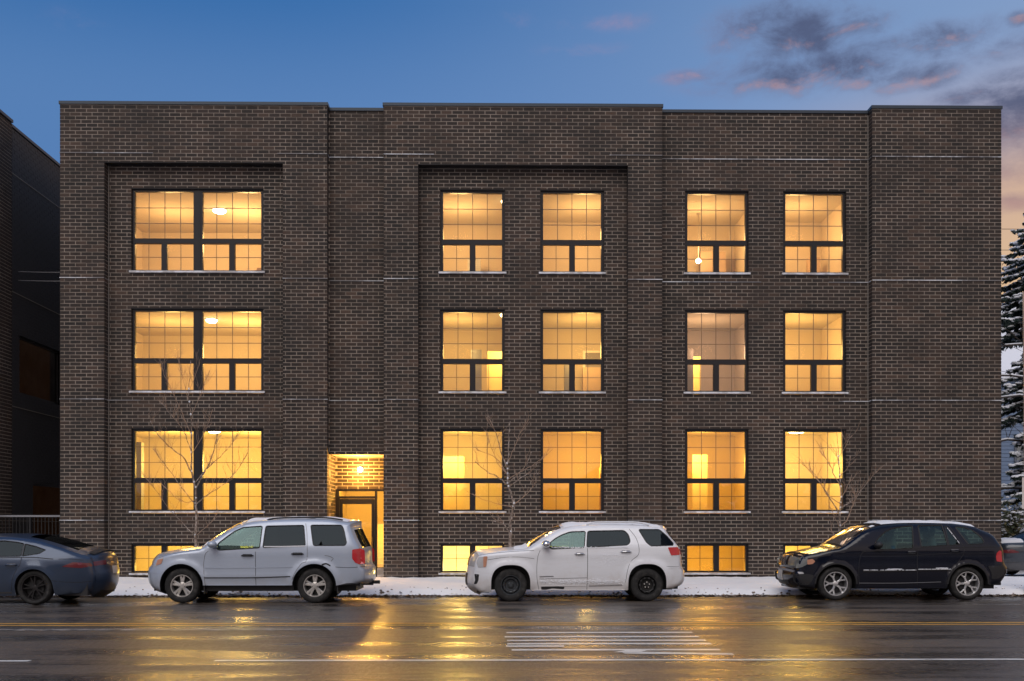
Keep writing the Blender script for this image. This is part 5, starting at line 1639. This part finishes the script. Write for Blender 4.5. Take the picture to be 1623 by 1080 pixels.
young_tree("tall bare young tree rising in front of the twin windows by the silver suv", 25.3, (313, 905),
    [(313, 925), (313, 880), (311, 850), (312, 825), (311, 800), (311, 775), (306, 750), (305, 720), (304, 690), (303, 660), (300, 630), (303, 600), (304, 572)],
    [([(306, 748), (290, 723), (268, 708), (252, 690), (240, 668)], -.3, .022), ([(311, 778), (322, 755), (333, 735), (342, 705), (352, 690)], .25, .022),
     ([(312, 800), (330, 785), (360, 765), (378, 745), (393, 718)], -.4, .016), ([(308, 765), (330, 742), (350, 725), (370, 702), (380, 684)], .35, .014),
     ([(311, 800), (295, 780), (275, 752), (256, 728), (244, 712)], .3, .014), ([(310, 848), (288, 826), (268, 805), (247, 775), (234, 758)], -.35, .013),
     ([(312, 850), (325, 838), (336, 828), (345, 815)], .2, .010), ([(304, 716), (296, 690), (284, 672), (270, 655), (258, 640)], .25, .013),
     ([(304, 690), (290, 655), (275, 620), (262, 596), (258, 574)], -.3, .011), ([(303, 664), (314, 640), (324, 612), (334, 588)], .3, .010),
     ([(301, 640), (292, 606), (286, 580), (281, 560)], .15, .008), ([(304, 620), (311, 596), (318, 575)], -.15, .007), ([(305, 722), (318, 700), (330, 676), (338, 650)], -.3, .011),
     ([(311, 790), (297, 798), (280, 790), (262, 772)], .25, .010)], .038, 3, .85)
young_tree("crooked bare young tree standing over the nose of the white suv", 25.4, (808, 900),
    [(808, 925), (808, 880), (809, 850), (808, 835), (811, 815), (814, 800), (809, 783), (804, 768), (803, 745), (805, 720), (806, 690), (808, 668)],
    [([(810, 842), (797, 830), (776, 826), (752, 821)], -.3, .016), ([(803, 766), (786, 755), (768, 746), (752, 732)], -.2, .014), ([(802, 752), (793, 733), (780, 722), (752, 713)], .2, .012),
     ([(803, 748), (793, 718), (787, 690), (778, 668), (770, 650)], -.25, .013), ([(806, 766), (822, 750), (834, 736), (842, 716)], .2, .014), ([(808, 772), (826, 756), (842, 750), (853, 752)], -.25, .013),
     ([(814, 798), (830, 788), (842, 774), (850, 764)], .2, .011), ([(812, 806), (790, 799), (765, 792), (748, 783)], .3, .008), ([(804, 738), (814, 712), (822, 690), (838, 664)], .25, .008),
     ([(803, 750), (788, 735), (775, 700), (768, 682)], .15, .009), ([(805, 758), (836, 742), (858, 728), (868, 720)], .3, .008)], .043, 11, .55, .8)
young_tree("small bare young tree behind the bonnet of the black suv", 25.4, (1332, 900),
    [(1332, 925), (1332, 880), (1332, 855), (1334, 835), (1332, 815), (1334, 790), (1333, 765), (1332, 735), (1331, 705), (1327, 684)],
    [([(1333, 838), (1344, 826), (1350, 808), (1358, 790), (1362, 775)], .2, .012), ([(1335, 806), (1350, 795), (1362, 784), (1378, 764), (1392, 746)], -.3, .016),
     ([(1332, 812), (1318, 792), (1306, 772), (1295, 755), (1285, 742)], -.2, .013), ([(1333, 772), (1322, 748), (1312, 728), (1300, 714)], .25, .010), ([(1333, 800), (1313, 785), (1300, 764), (1283, 745), (1273, 735)], .3, .009),
     ([(1330, 834), (1324, 820), (1320, 806)], -.1, .007), ([(1331, 858), (1324, 848), (1318, 838)], .1, .007), ([(1333, 736), (1326, 716), (1318, 704)], -.2, .007), ([(1333, 726), (1342, 706), (1352, 690)], .2, .006),
     ([(1333, 758), (1345, 742), (1350, 722)], -.2, .007), ([(1334, 790), (1346, 770), (1352, 752)], .15, .008)], .036, 23, .75, .9)

# ================================================================== right edge: pole and sign
def lean(z): return (.012*(7.0-z))
pl = thing("wooden_pole", (12.27, 23.9, 0), "weathered wooden pole at the right edge of the street", "pole")
MB().tube([(0.0+lean(z), 0, z) for z in (0, 1, 2, 3, 4, 5, 6, 7.02)], [.17, .165, .16, .155, .15, .145, .142, .14], 18).build("shaft", "pole_wood", pl, True)
sg = thing("street_sign", (12.15, 23.68, 2.36), "white parking sign with dark red lettering fixed to the wooden pole", "sign")
b = MB(); b.box(-.155, .155, -.004, 0, -.36, .36); b.build("panel", "sign_white", sg)
b = MB(); b.lathe([(.001, -.014), (.022, -.012), (.024, -.005)], 12, 'Y', c=(-.045, 0, -.13)); b.lathe([(.001, -.014), (.018, -.012), (.02, -.005)], 12, 'Y', c=(-.045, 0, -.30)); b.build("bolt", "black_iron", sg)
b = MB()
def glyph(mb, rows, x0, z0, s):
    for j, r_ in enumerate(rows):
        for i, ch in enumerate(r_):
            if ch == '#': mb.box(x0+i*s, x0+(i+1)*s-.0005, -.0075, -.0045, z0-(j+1)*s, z0-j*s-.0005)
glyph(b, ["######", "..##..", "..##..", "..##..", "######"], -.11, .30, .017)
glyph(b, ["#####.", "##..##", "##..##", "#####.", "##....", "##...."], -.11, .14, .016)
b.build("lettering", "sign_ink", sg)

# ================================================================== snowy conifer, house, hedge, cables beyond the building
def conifer(label, X, Y, H, R0, seed, z0=.1, zlow=1.2, nl=120, side=None):
    rr = random.Random(seed)
    t_ = thing("spruce_tree", (X, Y, z0), label, "tree", "snowy spruces beyond the building")
    MB().tube([(0, 0, 0), (0, 0, H*.5), (0, 0, H)], [.24, .13, .02], 8).build("trunk", "bark_dark", t_, True)
    fo, sn_ = MB(), MB()
    br = MB()
    for k in range(nl):
        f = (k+.5)/nl
        z = zlow+(H-zlow-.2)*f
        L_ = R0*(1-f)**.75*rr.uniform(.75, 1.1)+.25
        a = k*2.39996+rr.uniform(-.3, .3)
        if side and math.cos(a-math.pi) < -.2 and rr.random() < .6: continue
        dr = Vector((math.cos(a), math.sin(a), 0)); sdv = Vector((-dr.y, dr.x, 0))
        pts = []
        for i in range(7):
            u = i/6
            pts.append(dr*L_*u+Vector((0, 0, z - L_*.42*u**1.2 + L_*.20*u**3)))
        br.tube(pts, [.03*(1-u/7)+.006 for u in range(7)], 4)
        for i in range(int(46+L_*52)):
            u = rr.uniform(.12, 1.0); j = min(5, int(u*6)); p = pts[j].lerp(pts[j+1], u*6-j)
            sp_ = L_*.26*(1-u)+.16
            s2_ = rr.uniform(-1, 1)
            tip = p+sdv*s2_*sp_+dr*sp_*rr.uniform(.1, .6)+Vector((0, 0, -abs(s2_)*sp_*.35-rr.uniform(0, .14)))
            w_ = rr.uniform(.05, .095)
            d = (tip-p); nrm = Vector((rr.uniform(-1, 1), rr.uniform(-1, 1), rr.uniform(-1, 1))).cross(d).normalized()*w_
            mid = p.lerp(tip, .55)
            fo.face([p-nrm*.3, mid-nrm, tip, mid+nrm, p+nrm*.3])
            for _ in range(2):
                q1 = p.lerp(tip, rr.uniform(.2, .9)); nn = Vector((rr.uniform(-1, 1), rr.uniform(-1, 1), rr.uniform(-1.3, .3))).normalized()*rr.uniform(.06, .13)
                s3_ = nn.cross(Vector((rr.uniform(-1, 1), rr.uniform(-1, 1), rr.uniform(-1, 1)))).normalized()*.022
                fo.face([q1-s3_, q1+nn, q1+s3_])
            if rr.random() < .33:
                c_ = p.lerp(tip, rr.uniform(.2, .8))+Vector((0, 0, .03))
                a2 = rr.uniform(.05, .12)
                sn_.ball((c_.x, c_.y, c_.z), a2, 6, 4, 0, (1.2, 1, .45))
    br.build("branches", "bark_dark", t_, True)
    o = fo.build("crown", "needle_green", t_); o['kind'] = 'stuff'
    o = sn_.build("branch_snow", "snow_clean", t_, True); o['kind'] = 'stuff'
    return t_
conifer("tall snow laden spruce past the right corner of the building", 22.5, 42.5, 15.4, 3.6, 5, zlow=9.6, nl=80)
conifer("second spruce with drooping snowy boughs lower behind the parked saloon", 21.7, 42.0, 8.9, 2.5, 9, zlow=6.0, nl=44)
conifer("lowest small spruce between the yard saloon and the blue house", 19.9, 38.3, 6.0, 1.7, 31, zlow=.9, nl=60)
# bare limb crossing the gap
tr = thing("old_tree", (27.0, 38.5, .1), "old bare tree sending dark limbs across the gap beyond the building", "tree")
MB().tube([(0, 0, 0), (-.1, 0, 3), (-.2, 0, 6), (0, 0, 9)], [.3, .26, .2, .1], 8).build("trunk", "bark_dark", tr, True)
rr = random.Random(4)
for (z, l, dz_, r_) in ((3.0, 9.2, .35, .07), (4.3, 9.5, .9, .06), (5.6, 9.0, 1.3, .06), (6.5, 9.3, 1.1, .05), (8.1, 8.8, .6, .05)):
    pts = [Vector((-.1-l*u, rr.uniform(-.1, .1), z+dz_*u+rr.uniform(-.08, .08)-.5*u*u)) for u in [i/12 for i in range(13)]]
    mb = MB(); mb.tube(pts, [r_*(1-.6*i/12) for i in range(13)], 6)
    for _ in range(26):
        i = rr.randint(2, 11); p = pts[i]; d = Vector((rr.uniform(-1, .2), rr.uniform(-.5, .5), rr.uniform(-.6, 1))).normalized(); l2 = rr.uniform(.4, 1.3)
        mb.tube([p, p+d*l2*.5+Vector((0, 0, .05)), p+d*l2], [.016, .011, .005], 4)
    mb.build("limb", "bark_dark", tr, True)
    sn_ = MB(); sn_.tube([p+Vector((0, 0, r_*.9)) for p in pts[2:12]], [r_*.5]*10, 5); sn_.build("limb_snow", "snow_clean", tr, True)
# house with a snowy roof
hs = thing("gabled_house", (30, 58, 0), "pale blue clapboard house with a snow covered roof behind the spruces", "house")
ho = (30, 58, 0)
b = MB(); b.box(25.2, 38, 54, 66, -.05, 9.6); b.build("wall", "house_siding", hs, off=ho)
b = MB()
z = .3
while z < 9.3:
    b.box(25.14, 25.2, 54, 66, z, z+.18); b.box(25.2, 38, 53.94, 54, z, z+.18); z += .2
b.build("clapboard", "house_siding", hs, off=ho); hs.children[-1]['kind'] = 'stuff'
b = MB()
b.face([(24.6, 53.4, 9.35), (38.6, 53.4, 9.35), (38.6, 60, 14.2), (24.6, 60, 14.2)]); b.face([(24.6, 53.4, 9.6), (38.6, 53.4, 9.6), (38.6, 60, 14.45), (24.6, 60, 14.45)])
b.face([(24.6, 66.6, 9.6), (38.6, 66.6, 9.6), (38.6, 60, 14.45), (24.6, 60, 14.45)]); b.face([(24.6, 53.4, 9.35), (38.6, 53.4, 9.35), (38.6, 53.4, 9.6), (24.6, 53.4, 9.6)]); b.face([(24.6, 53.4, 9.35), (24.6, 60, 14.2), (24.6, 60, 14.45), (24.6, 53.4, 9.6)])
b.build("roof", "snow_clean", hs, off=ho)
for (x, z) in ((27.5, 5.6), (30.5, 5.6), (27.5, 2.0)):
    w = MB().box(x-.6, x+.6, 53.86, 53.93, z-.8, z+.8).build("window", "house_trim", hs, off=ho)
    MB().box(x-.5, x+.5, 53.84, 53.858, z-.7, z+.7).build("pane", "lamp_dark", w, off=ho)
# snowy hedge bushes
for i, (x, y, h, lab) in enumerate(((18.0, 36.6, 2.5, "snow dusted olive bush directly beyond the corner of the building"), (20.2, 37.2, 2.0, "lower snowy bush behind the windscreen of the yard saloon"), (23.0, 37.0, 2.4, "snowy bush farthest beyond the lowest small spruce"))):
    rr = random.Random(40+i)
    t_ = thing("snowy_bush", (x, y, .1), lab, "bush", "snowy bushes beyond the yard saloon")
    fo, sn_, st_ = MB(), MB(), MB()
    for k in range(14): st_.tube([(0, 0, 0), (rr.uniform(-.5, .5), rr.uniform(-.4, .4), h*.5), (rr.uniform(-1, 1), rr.uniform(-.7, .7), h*.85)], [.03, .02, .008], 4)
    for k in range(3800):
        a, b2 = rr.uniform(0, 6.28), rr.uniform(-.5, 1.0); rad = rr.random()**.45
        c_ = Vector((math.cos(a)*1.15*rad*math.sqrt(max(0, 1-b2*b2*.8)), math.sin(a)*.8*rad*math.sqrt(max(0, 1-b2*b2*.8)), h*.5+h*.48*b2*rad))
        c_ += Vector((mn.noise(c_*2.2), mn.noise(c_*2.2+Vector((9, 0, 0))), mn.noise(c_*2+Vector((0, 7, 0)))))*.3
        d = Vector((rr.uniform(-1, 1), rr.uniform(-1, 1), rr.uniform(-1, 1))).normalized(); e = d.orthogonal().normalized(); s_ = rr.uniform(.04, .09)
        fo.face([c_-d*s_, c_+e*s_*.5, c_+d*s_, c_-e*s_*.5], rr.choice((0, 0, 1)))
        if rr.random() < .10: sn_.ball(tuple(c_+Vector((0, 0, .03))), rr.uniform(.03, .08), 6, 4, 0, (1.3, 1, .5))
    st_.build("stem", "bark_dark", t_, True); o = fo.build("foliage", ["hedge_green", "hedge_olive"], t_); o['kind'] = 'stuff'
    o = sn_.build("leaf_snow", "snow_clean", t_, True); o['kind'] = 'stuff'
# far wood closing the yard
b = MB(); rr = random.Random(77)
for k in range(9000):
    x = rr.uniform(18, 90); h = 4.2+2.2*mn.noise(Vector((x*.13, 0, 3)))+1.2*mn.noise(Vector((x*.6, 2, 3)))
    c_ = Vector((x, 76+rr.uniform(-3, 3), rr.random()**.8*h)); d = Vector((rr.uniform(-1, 1), rr.uniform(-1, 1), rr.uniform(-1, 1))).normalized(); e = d.orthogonal().normalized(); s_ = rr.uniform(.2, .55)
    b.face([c_-d*s_, c_+e*s_*.6, c_+d*s_, c_-e*s_*.6], rr.choice((0, 0, 1)))
tag(b.build("far_wood", ["hedge_green", "bark_dark"]), "dark line of trees far behind the yard", "wood", kind='stuff')
# overhead cables beyond the right corner
for k, (z, y) in enumerate(((12.0, 36.0), (12.35, 40.0))):
    c_ = MB(); c_.tube([(14.0+i*1.6, y, z-.10*math.sin(i/11*3.14)+(.02*i)) for i in range(12)], .010, 5)
    tag(c_.build("overhead_cable", "black_iron"), "thin overhead cable %s against the orange sky past the corner" % ("lower down" if k == 0 else "higher up"), "cable")

# ================================================================== the other side of the street, behind the camera: seen only in glass and paint
oh = thing("opposite_house", (-9, -20, 0), "dark gabled house across the street from the brick building", "house")
def gable(parent, x0, x1, y0, y1, h, hr, off):
    b = MB(); b.box(x0, x1, y0, y1, 0, h); b.face([(x0, y1, h), (x1, y1, h), ((x0+x1)/2, y1, hr)]); b.face([(x0, y0, h), (x1, y0, h), ((x0+x1)/2, y0, hr)])
    b.build("wall", "house_trim", parent, off=off)
    m = (x0+x1)/2; b = MB(); b.face([(x0-.3, y0-.3, h-.2), (x0-.3, y1+.3, h-.2), (m, y1+.3, hr+.1), (m, y0-.3, hr+.1)]); b.face([(x1+.3, y0-.3, h-.2), (x1+.3, y1+.3, h-.2), (m, y1+.3, hr+.1), (m, y0-.3, hr+.1)])
    b.build("roof", "house_trim", parent, off=off)
gable(oh, -15, -5, -30, -18, 5.5, 8.6, (-9, -20, 0))
oh2 = thing("opposite_house", (9, -20, 0), "second dark gabled house across the street", "house")
gable(oh2, 6, 15, -30, -18, 5.2, 8.2, (9, -20, 0))
b = MB(); rr = random.Random(99)
for k in range(6000):
    x = rr.uniform(-70, 70); h = 5.2+2.5*mn.noise(Vector((x*.12, 4, 3)))+1.4*mn.noise(Vector((x*.5, 2, 8)))
    c_ = Vector((x, -36+rr.uniform(-2, 2), rr.random()**.7*h)); d = Vector((rr.uniform(-1, 1), rr.uniform(-.3, .3), rr.uniform(-1, 1))).normalized(); e = d.orthogonal().normalized(); s_ = rr.uniform(.3, .9)
    b.face([c_-d*s_, c_+e*s_*.6, c_+d*s_, c_-e*s_*.6])
tag(b.build("opposite_trees", "bark_dark"), "dark line of trees across the street", "wood", kind='stuff')
